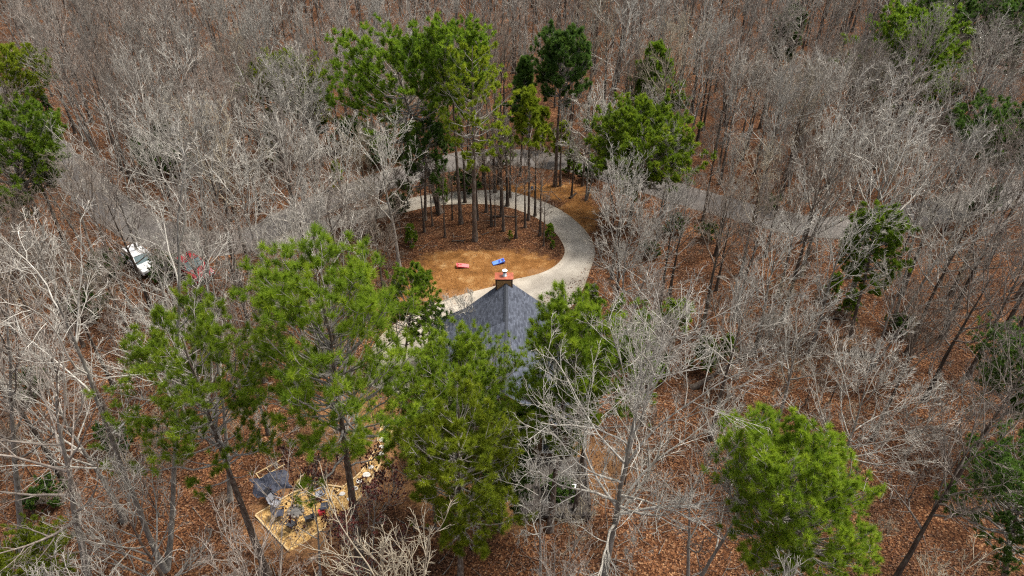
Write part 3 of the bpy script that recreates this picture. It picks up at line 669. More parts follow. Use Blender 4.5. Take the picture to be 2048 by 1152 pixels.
# timber bench frame with braces
p0, p1 = P(596, 973), P(645, 974)
be = tag(empty("timber_bench", (p0 + p1) / 2), "unfinished pine plank bench with sloping braces at the top of the mulch yard", "bench")
dd = (p1 - p0); Lb = np.linalg.norm(dd); dd /= Lb; nn = np.array([-dd[1], dd[0], 0])
for k in (0, 1):
    m0 = MB(); m0.bar(p0 + nn * (0.17 * k) + [0, 0, 0.43], p1 + nn * (0.17 * k) + [0, 0, 0.43], 0.15, 0.045); placed(m0.build("seat_plank", M['lumber'], be), be)
for t in (0.1, 0.9):
    q = p0 + dd * (Lb * t); m0 = MB(); m0.bar(q + [0, 0, 0], q + [0, 0, 0.405], 0.09, 0.09); m0.bar(q + nn * 0.17, q + nn * 0.17 + [0, 0, 0.405], 0.09, 0.09); placed(m0.build("leg", M['lumber'], be), be)
for s in (-1, 1):
    q = p0 + dd * (Lb * 0.72) + nn * 0.3
    m0 = MB(); m0.bar(q + dd * (s * 0.42) + [0, 0, 0.42], q + [0, 0, 0.95], 0.09, 0.045); placed(m0.build("brace", M['lumber'], be), be)
# ladder-like timber frame on the leaves
q0, q1 = P(515, 954), P(566, 925)
fe = tag(empty("lumber_lattice", (q0 + q1) / 2), "ladder-like frame of new pine lumber lying on the leaves by the black tarp", "lumber")
dd = (q1 - q0); Lf = np.linalg.norm(dd); dd /= Lf; nn = np.array([-dd[1], dd[0], 0])
for k in (0, 1):
    m0 = MB(); m0.bar(q0 + nn * (0.55 * k - 0.3) + [0, 0, 0.06], q1 + nn * (0.55 * k - 0.3) + [0, 0, 0.06], 0.06, 0.1); placed(m0.build("rail", M['lumber'], fe), fe)
for t in (0.02, 0.42, 0.75):
    q = q0 + dd * (Lf * t); m0 = MB(); m0.bar(q - nn * 0.265 + [0, 0, 0.06], q + nn * 0.215 + [0, 0, 0.06], 0.055, 0.095); placed(m0.build("rung", M['lumber'], fe), fe)
# crumpled tarp
c0 = P(542, 967); n = 22; rgt = np.random.default_rng(8)
gxx, gyy = np.meshgrid(np.linspace(-1, 1, n), np.linspace(-1, 1, n))
hz = 0.16 + 0.10 * np.sin(gxx * 5 + gyy * 3) + 0.07 * np.sin(gyy * 9 - gxx * 4) + rgt.normal(0, 0.03, gxx.shape) + 0.2 * np.exp(-(gxx ** 2 + gyy ** 2) * 2)
hz *= np.clip(1.25 - np.maximum(abs(gxx), abs(gyy)) ** 4 * 1.2, 0.05, 1)
Vt = np.stack([gxx * 1.15 + 0.1 * np.sin(gyy * 4), gyy * 0.9 + 0.12 * np.sin(gxx * 5), np.maximum(hz, 0.015)], -1).reshape(-1, 3)
ix = np.arange(n * n).reshape(n, n); Qt = np.stack([ix[:-1, :-1], ix[:-1, 1:], ix[1:, 1:], ix[1:, :-1]], -1).reshape(-1, 4)
o = link("tarp", mesh_np("tarp", Vt, Qt, mats=[M['navy']], smooth=False)); o.location = c0; o.rotation_euler[2] = 0.5
m = o.modifiers.new("thick", 'SOLIDIFY'); m.thickness = 0.01
tag(o, "crumpled black tarp heaped on the leaves above the fire pit yard", "tarp")

# ------------------------------------------------------------------ parked cars by the road
def wheel(e, x, y, r=0.36, w=0.24):
    t = MB()
    prof = [(r * 0.62, -w / 2), (r * 0.95, -w / 2), (r, -w / 2 + 0.04), (r, w / 2 - 0.04), (r * 0.95, w / 2), (r * 0.62, w / 2)]
    t.lathe(prof, 20); o = t.build("wheel", M['rubber'], e, True); o.rotation_euler = (R_(90), 0, 0); o.location = (x, y, r)
    t = MB(); t.lathe([(r * 0.1, -w / 2 - 0.01), (r * 0.6, -w / 2 - 0.005), (r * 0.62, w / 2 + 0.005), (r * 0.1, w / 2 + 0.01)], 16); t.build("rim", M['alu'], o, True)
def car(px, py, rz, paint, label, cat, pickup):
    e = tag(empty("pickup_truck" if pickup else "parked_car", P(px, py), rz), label, cat, "vehicles parked by the road")
    L, Wd = (5.4, 1.95) if pickup else (4.8, 1.85)
    hw = Wd / 2
    if pickup: prof = [(0, .45), (0, .98), (.1, 1.1), (1.75, 1.12), (1.78, 1.1), (3.75, 1.1), (4.9, 1.02), (5.3, .88), (5.4, .5), (5.3, .38), (.1, .38)]
    else: prof = [(0, .45), (.02, .9), (.15, 1.02), (3.3, 1.05), (4.3, .95), (4.72, .78), (4.8, .45), (4.7, .3), (.1, .3)]
    # loft across the width so the flanks are rounded
    secs = [(-hw, 0.93, 0.06), (-hw + 0.06, 0.985, 0.0), (-hw + 0.3, 1.0, 0.0), (0, 1.0, -0.02), (hw - 0.3, 1.0, 0.0), (hw - 0.06, 0.985, 0.0), (hw, 0.93, 0.06)]
    b0 = MB(); n = len(prof); V = []
    for y, s, dz in secs:
        for x, z in prof: V.append((L / 2 + (x - L / 2) * s - L / 2, y, z - dz if z > 0.7 else z + dz))
    F = [(k * n + i, k * n + (i + 1) % n, (k + 1) * n + (i + 1) % n, (k + 1) * n + i) for k in range(len(secs) - 1) for i in range(n)]
    F += [tuple(range(n - 1, -1, -1)), tuple((len(secs) - 1) * n + i for i in range(n))]
    b0.add(V, F); b0.build("body", paint, e, bevel=0.03)
    c = [(1.8, 2.05, 3.35, 3.95)] if pickup else [(0.25, 0.75, 3.0, 3.6)]
    x0, x1, x2, x3 = [v - L / 2 for v in c[0]]; zt = 1.78 if pickup else 1.62; zb = 1.06; wi = hw - 0.22; wo = hw - 0.07
    g = MB(); g.add([(x0, -wo, zb), (x3, -wo, zb - .03), (x3, wo, zb - .03), (x0, wo, zb), (x1, -wi, zt), (x2, -wi, zt), (x2, wi, zt), (x1, wi, zt)], [(0, 3, 2, 1), (4, 5, 6, 7), (0, 1, 5, 4), (1, 2, 6, 5), (2, 3, 7, 6), (3, 0, 4, 7)])
    g.build("window", M['car_glass'], e)
    r0 = MB(); r0.box(x1 - 0.06, x2 + 0.06, -wi - 0.03, wi + 0.03, zt + 0.003, zt + 0.06); r0.build("roof", paint, e, bevel=0.04)
    for s in (-1, 1):
        for (xa, xb) in ((x0, x1), (x3, x2), ((x0 + x3) / 2, (x1 + x2) / 2)):
            pm = MB(); pm.bar((xa, s * (wo + 0.004), zb - 0.02), (xb, s * (wi + 0.004), zt), 0.07, 0.05); pm.build("pillar", paint, e)
    if pickup:
        bd = MB(); bd.box(-L / 2 + 0.12, x0 - 0.08, -hw + 0.14, hw - 0.14, 1.122, 1.126); bd.build("bed", M['soot'], e)
    for s in (-1, 1):
        hl = MB(); hl.box(L / 2 - 0.14, L / 2 - 0.03, s * (hw - 0.3) - 0.17, s * (hw - 0.3) + 0.17, 0.66, 0.80); hl.build("headlight", M['steel_white'], e, bevel=0.02)
        tl = MB(); tl.box(-L / 2 - 0.015, -L / 2 + 0.08, s * (hw - 0.2) - 0.1, s * (hw - 0.2) + 0.1, 0.72, 0.92); tl.build("tail_light", M['red'], e, bevel=0.01)
        mi = MB(); mi.box(x3 - 0.25, x3 - 0.12, s * (hw + 0.06) - 0.1, s * (hw + 0.06) + 0.1, 1.02, 1.17); mi.build("mirror", paint, e, bevel=0.02)
    bm_ = MB(); bm_.box(L / 2 - 0.05, L / 2 + 0.05, -hw + 0.15, hw - 0.15, 0.42, 0.6); bm_.build("bumper", M['soot'], e, bevel=0.02)
    for x in (-L / 2 + 0.95, L / 2 - 0.9):
        for s in (-1, 1): wheel(e, x, s * (hw - 0.10))
car(286, 532, R_(-42), M['car_white'], "white car parked on the shoulder of the grey road behind bare branches", "car", False)
car(384, 546, R_(-38), M['car_red'], "red pickup truck parked right of the white car behind bare branches", "pickup truck", True)
# split logs between the cars
le = P(336, 532)
for k in range(9):
    b_ = MB(); b_.tube([(0, -0.45, 0), (0, 0.45, 0)], 0.13, 8); o = b_.build("split_log", M['cardboard'], None, True)
    row, i = (0, k) if k < 5 else (1, k - 5); o.location = (le[0] + (i - 2 + 0.5 * row) * 0.27, le[1] + 0.1 * (k % 2), 0.13 + 0.225 * row); o.rotation_euler[2] = rg.uniform(-.1, .1)
    tag(o, "pale cut log in the small pile between the white car and red truck", "log", "cut logs piled between the parked vehicles")
# dark post mailbox with no lamp, by the drive beyond the loop
p = P(1064, 386); e = tag(empty("dark_box_post", p), "short dark post with small white-fronted box on the grass beyond the driveway bend", "post")
b_ = MB(); b_.box(-0.05, 0.05, -0.05, 0.05, 0, 0.75); b_.build("post", M['black'], e)
b_ = MB(); b_.box(-0.16, 0.16, -0.2, 0.2, 0.45, 0.8); b_.build("box", M['navy'], e, bevel=0.05)
b_ = MB(); b_.box(-0.09, 0.09, -0.215, -0.2, 0.48, 0.62); b_.build("front_plate", M['white'], e)

# ------------------------------------------------------------------ trees: growth
def norm(v): return v / np.maximum(np.linalg.norm(v, axis=-1, keepdims=True), 1e-9)
def grow(o, d, L, K, up, wig, rng):
    N = len(o); Pn = np.zeros((N, K, 3)); Pn[:, 0] = o; d = norm(d.copy()); st = (L / (K - 1))[:, None]
    for k in range(1, K):
        d = norm(d + rng.normal(0, wig, (N, 3)) + np.array([0, 0, up]))
        Pn[:, k] = Pn[:, k - 1] + d * st
    return Pn
def taper(r0, r1, K, pw=1.0): 
    t = np.linspace(0, 1, K)[None, :] ** pw
    return r0[:, None] * (1 - t) + r1[:, None] * t
def sprout(Pn, Rn, m, t0, t1, a0, a1, lf, rng, taperL=0.6, flat=0.0):
    """m children on each parent: origins, directions, lengths, radii"""
    N, K, _ = Pn.shape
    t = (t0 + (t1 - t0) * (np.arange(m)[None, :] + rng.random((N, m))) / m); f = t * (K - 1); i = np.minimum(f.astype(int), K - 2); w = (f - i)[..., None]
    n = np.arange(N)[:, None]
    o = Pn[n, i] * (1 - w) + Pn[n, i + 1] * w; tg = norm(Pn[n, i + 1] - Pn[n, i]); r = Rn[n, i] * (1 - w[..., 0]) + Rn[n, i + 1] * w[..., 0]
    rv = rng.normal(0, 1, (N, m, 3)); rv[..., 2] *= (1 - flat); pr = norm(np.cross(tg, np.cross(rv, tg)) + 1e-6)
    a = rng.uniform(a0, a1, (N, m))[..., None]
    d = tg * np.cos(a) + pr * np.sin(a)
    PL = np.linalg.norm(np.diff(Pn, axis=1), axis=2).sum(1)[:, None]
    L = PL * lf * (1 - taperL * t) * rng.uniform(0.7, 1.25, (N, m))
    return o.reshape(-1, 3), d.reshape(-1, 3), L.ravel(), r.ravel()
def tubes(groups):
    """list of (P (N,K,3), R (N,K), sides) -> verts, quads"""
    Vs, Qs, b0 = [], [], 0
    for Pn, Rn, s in groups:
        N, K, _ = Pn.shape; tg = norm(np.gradient(Pn, axis=1))
        ref = np.where(np.abs(tg[:, :1, 2:3]) > 0.9, np.array([1.0, 0, 0]), np.array([0, 0, 1.0])); ref = np.broadcast_to(ref, tg.shape)
        e1 = norm(np.cross(tg, ref)); e2 = np.cross(tg, e1); a = 2 * PI * np.arange(s) / s
        V = Pn[:, :, None] + Rn[:, :, None, None] * (e1[:, :, None] * np.cos(a)[None, None, :, None] + e2[:, :, None] * np.sin(a)[None, None, :, None])
        ix = np.arange(N * K * s).reshape(N, K, s) + b0; nx_ = np.roll(ix, -1, axis=2)
        Q = np.stack([ix[:, :-1], nx_[:, :-1], nx_[:, 1:], ix[:, 1:]], -1).reshape(-1, 4)
        Vs.append(V.reshape(-1, 3)); Qs.append(Q); b0 += N * K * s
    return np.concatenate(Vs), np.concatenate(Qs)

def bare_tree(seed, H=15.0, R=3.6, fork=0.45, n1=13, low=35, high=72, n=(7, 6, 4), tw=0.010, lean=(0, 0), r0=0.17, wig=0.11, up=0.10, stems=1, twig='twig_silver', trunk='trunk_dark', buds=None, t_top=0.82):
    rng = np.random.default_rng(seed); K = 12
    base = np.zeros((stems, 3)); tr = np.zeros((stems, K, 3)); tt = np.linspace(0, 1, K)
    for s in range(stems):
        az = rng.random() * 2 * PI + s * 2 * PI / stems; sp = (0.0 if stems == 1 else 0.16 * H * rng.uniform(0.6, 1.1))
        wob = np.cumsum(rng.normal(0, 0.012 * H / 3, (K, 2)), 0); wob -= wob[0]
        tr[s, :, 0] = lean[0] * tt + wob[:, 0] * tt + sp * math.cos(az) * tt ** 0.8; tr[s, :, 1] = lean[1] * tt + wob[:, 1] * tt + sp * math.sin(az) * tt ** 0.8
        tr[s, :, 2] = H * t_top * tt * (1 if s == 0 else rng.uniform(0.8, 0.97)) - 0.1
    rt = taper(np.full(stems, r0 / math.sqrt(stems)), np.full(stems, r0 * 0.16), K, 0.8); rt[:, 0] *= 1.35; rt[:, 1] *= 1.05
    m1 = max(4, n1 // stems)
    # main limbs
    t = np.linspace(fork, 0.99, m1)[None, :] + rng.normal(0, 0.02, (stems, m1)); t = np.clip(t, fork * 0.8, 0.995)
    f = t * (K - 1); i = np.minimum(f.astype(int), K - 2); w = (f - i)[..., None]; sidx = np.arange(stems)[:, None]
    o = (tr[sidx, i] * (1 - w) + tr[sidx, i + 1] * w); r = rt[sidx, i]
    s_ = (t - fork) / (1 - fork)
    az = np.arange(m1)[None, :] * 2.399 + rng.random((stems, 1)) * 6 + rng.normal(0, 0.35, (stems, m1))
    el = np.radians(low + (high - low) * np.clip(s_, 0, 1) ** 1.2 + rng.normal(0, 7, (stems, m1)))
    d = np.stack([np.cos(az) * np.cos(el), np.sin(az) * np.cos(el), np.sin(el)], -1)
    L = R * (1.35 - 0.35 * s_) / np.maximum(np.cos(el), 0.42) * rng.uniform(0.7, 1.1, (stems, m1)) * (0.62 + 0.38 * np.sin(PI * np.clip(0.25 + 0.6 * s_, 0, 1)))
    L = np.minimum(L, np.maximum(2.0, (H * 1.04 - o[..., 2]) / np.maximum(np.sin(el), 0.3)))
    P1 = grow(o.reshape(-1, 3), d.reshape(-1, 3), L.ravel(), 8, up, wig, rng)
    R1 = taper(np.minimum(r.ravel() * 0.68, 0.066 * (L.ravel() / 3.0) + 0.034), np.full(m1 * stems, tw * 1.3), 8, 0.85)
    G = [(P1, R1, 5)]
    # level 2
    o, d, L, r = sprout(P1, R1, n[0], 0.22, 0.98, 0.45, 0.95, 0.52, rng)
    P2 = grow(o, d, L, 6, up * 0.9, wig * 1.25, rng); R2 = taper(np.maximum(r * 0.65, tw * 1.5), np.full(len(r), tw), 6); G.append((P2, R2, 4))
    o, d, L, r = sprout(P2, R2, n[1], 0.2, 1.0, 0.4, 1.0, 0.50, rng)
    P3 = grow(o, d, L, 4, up, wig * 1.5, rng); R3 = taper(np.maximum(r * 0.65, tw * 1.1), np.full(len(r), tw * 0.65), 4); G.append((P3, R3, 3))
    o, d, L, r = sprout(P3, R3, n[2], 0.2, 1.0, 0.4, 0.95, 0.62, rng)
    P4 = grow(o, d, np.clip(L, 0.22, 1.1), 3, up, wig * 1.5, rng); R4 = taper(np.full(len(r), tw * 0.75), np.full(len(r), tw * 0.4), 3); G.append((P4, R4, 3))
    V, Q = tubes([(tr, rt, 8)]); tm = mesh_np("trunk", V, Q, mats=[M[trunk]])
    V, Q = tubes(G); cm = mesh_np("crown", V, Q, mats=[M[twig]])
    bud = None
    if buds:
        tips = np.concatenate([P4[:, -1], P4[:, 1], P3[:, -1], P3[:, 2]]); buds = min(buds, len(tips)); k = rng.permutation(len(tips))[:buds]; bud = tuft_mesh("buds", tips[k] + rng.normal(0, 0.05, (buds, 3)), np.tile([0, 0, 1.0], (buds, 1)), 0.11, 9, 0.075, M['leaf_bud'], rng)
    return tm, cm, bud

def tuft_mesh(name, c, ax, L, n, w, mat, rng, spread=1.25, tint=None):
    N = len(c); ax = norm(ax)
    rv = norm(rng.normal(0, 1, (N, n, 3))); a = rng.uniform(0.05, spread, (N, n))[..., None]
    pr = norm(rv - (rv * ax[:, None]).sum(-1, keepdims=True) * ax[:, None])
    d = ax[:, None] * np.cos(a) + pr * np.sin(a)
    Ls = L * rng.uniform(0.75, 1.15, (N, n, 1)); b0 = c[:, None] - ax[:, None] * (L * 0.45) * rng.random((N, n, 1))
    wv = norm(np.cross(d, rng.normal(0, 1, (N, n, 3)))) * (w / 2)
    tip = b0 + d * Ls + np.array([0, 0, -0.12]) * Ls * (1 - np.abs(d[..., 2:3]))
    V = np.stack([b0 - wv, b0 + wv, tip], 2).reshape(-1, 3)
    T = np.arange(N * n * 3).reshape(-1, 3)
    ti = rng.beta(2.2, 2.2, N) if tint is None else tint
    tf = np.clip(np.repeat(ti, n) + rng.normal(0, 0.10, N * n), 0, 1)
    return mesh_np(name, V, None, T, mats=[mat], smooth=False, attr={"tint": ('FACE', tf)})

def pine_tree(seed, H, R, cb=0.45, prof='round', nb=52, m=7, k=4, tuft=0.24, needles=26, nw=0.022, lean=(0, 0), r0=0.2, mat='pine_green', droop=0.0, gaps=0.15, bend=0.0):
    nb = int(nb * 1.4); rng = np.random.default_rng(seed); K = 14; tt = np.linspace(0, 1, K)
    tr = np.zeros((1, K, 3)); wob = np.cumsum(rng.normal(0, 0.05, (K, 2)), 0); wob -= wob[0]
    tr[0, :, 0] = lean[0] * (tt + bend * tt * (1 - tt)) + wob[:, 0] * tt; tr[0, :, 1] = lean[1] * tt + wob[:, 1] * tt; tr[0, :, 2] = (H - 0.4) * (0.95 if prof == 'round' else 1.0) * tt - 0.1
    rt = taper(np.array([r0]), np.array([0.03]), K, 0.85); rt[:, 0] *= 1.35
    zb, zt = cb * H, H
    q = (np.arange(nb) + rng.random(nb)) / nb
    if prof == 'round':
        s = q ** 0.58; z0 = 0.40; pf = np.where(s > z0, np.clip(1 - (np.clip(s - z0, 0, 1) / (1.02 - z0)) ** 2.4, 0, 1) ** 0.42, 0.6 + 0.4 * s / z0); pf = np.maximum(pf, 0.52)
    elif prof == 'cone': s = q ** 0.8; pf = 0.12 + 0.92 * (1 - s) ** 0.75
    elif prof == 'flat': s = q ** 0.7; pf = np.where(s > 0.75, np.sqrt(np.clip(1 - ((s - 0.75) / 0.27) ** 2, 0.02, 1)), 0.6 + 0.4 * s / 0.75)
    else: s = q ** 0.8; pf = np.where(s > 0.7, np.sqrt(np.clip(1 - ((s - 0.7) / 0.33) ** 2, 0.02, 1)), 0.7 + 0.3 * np.sin(PI * s))
    az = np.arange(nb) * 2.399 + rng.normal(0, 0.4, nb)
    lobes = 1 + 0.16 * np.sin(az * 2 + rng.random() * 6) + 0.12 * np.sin(az * 3 + s * 9)
    rho = np.where(s > 0.45, 0.45 + 0.55 * rng.random(nb) ** 0.5, (0.4 + 0.6 * rng.random(nb) ** 0.45) * rng.uniform(0.75, 1.15, nb))
    rad = R * pf * lobes * rho
    ze = zb + (zt - 0.25 - zb) * s - 0.18 * (zt - zb) * (1 - rho) * 0.5
    slope = np.tan(np.radians(np.clip(8 + 40 * s + rng.normal(0, 8, nb) - droop, -15, 62)))
    zs = np.clip(ze - rad * slope, 0.82 * zb, 0.965 * H); f = np.clip((zs + 0.1) / (H - 0.3), 0, 0.985) * (K - 1)
    i = np.minimum(f.astype(int), K - 2); w = (f - i)[:, None]; o = tr[0, i] * (1 - w) + tr[0, i + 1] * w; r = rt[0, i]
    fe = np.clip((ze + 0.1) / (H - 0.3), 0, 1) * (K - 1); ie = np.minimum(fe.astype(int), K - 2); we = (fe - ie)[:, None]; axp = tr[0, ie] * (1 - we) + tr[0, ie + 1] * we
    end = np.stack([axp[:, 0] + rad * np.cos(az), axp[:, 1] + rad * np.sin(az), ze], -1)
    tl = np.linspace(0, 1, 7)[None, :, None]; P1 = o[:, None] * (1 - tl) + end[:, None] * tl
    Lb = np.linalg.norm(end - o, axis=1); wv = np.cumsum(rng.normal(0, 0.035, (nb, 7, 3)), 1) * Lb[:, None, None]; wv -= wv[:, :1]; P1 = P1 + wv * (1 - 0.6 * tl)
    P1[:, :, 2] -= (np.sin(PI * tl[..., 0]) * 0.10 * Lb[:, None])
    R1 = taper(np.minimum(r * 0.6, 0.020 * Lb + 0.012), np.full(nb, 0.012), 7); G = [(P1, R1, 5)]
    keep = rng.random(nb) > gaps * (1 - s)
    o, d, L2, r = sprout(P1[keep], R1[keep], m, 0.50, 1.0, 0.5, 1.1, 0.36, rng, 0.5, 0.5)
    P2 = grow(o, d, np.clip(L2, 0.3, 1.15), 5, 0.16, 0.12, rng); R2 = taper(np.maximum(r * 0.5, 0.012), np.full(len(r), 0.008), 5); G.append((P2, R2, 4))
    o, d, L3, r = sprout(P2, R2, k, 0.35, 1.02, 0.2, 1.0, 0.42, rng, 0.4, 0.2)
    P3 = grow(o, d, np.clip(L3, 0.12, 0.6), 3, 0.25, 0.1, rng); R3 = np.full((len(r), 3), 0.007); G.append((P3, R3, 3))
    tips = np.concatenate([P3[:, -1], P2[:, -1], P1[:, -1]]); ax = np.concatenate([P3[:, -1] - P3[:, 1], P2[:, -1] - P2[:, -2], P1[:, -1] - P1[:, -2]])
    ax = norm(norm(ax) + np.array([0, 0, 0.55]))
    V, Q = tubes([(tr, rt, 9)]); tm = mesh_np("trunk", V, Q, mats=[M['pine_bark']])
    V, Q = tubes(G); bm_ = mesh_np("branches", V, Q, mats=[M['pine_limb']])
    # each bough has its own tone
    bid = np.concatenate([np.repeat(np.arange(len(P2)), k), np.arange(len(P2)), np.arange(len(P1)) % max(1, len(P2))]); bt = rng.beta(2.5, 2.5, len(P2))
    tint = np.clip(bt[bid] * 0.6 + rng.beta(2, 2, len(bid)) * 0.4, 0, 1)
    cm = tuft_mesh("crown", tips, ax, tuft, int(needles * 1.3), nw * 1.35, M[mat], rng, 1.35, tint)
    return tm, bm_, cm

def plant_tree(name, meshes, names, loc, rz, scale, label, cat, group=None):
    e = tag(empty(name, loc, rz, scale), label, cat, group)
    for me, nm in zip(meshes, names):
        if me is not None: link(nm, me, e)
    return e

LAND = []       # landmarks other labels point to: (phrase, x, y)
LAND += [("the house", 0, 38), ("the blue cornhole board", *P(990, 524)[:2]), ("the red cornhole board", *P(930, 530)[:2]), ("the black tarp", *c0[:2]),
         ("the white car", *P(286, 530)[:2]), ("the red pickup truck", *P(384, 540)[:2]), ("the orange step ladder", *P(1119, 910)[:2]), ("the fire ring", *P(592, 1024)[:2])]

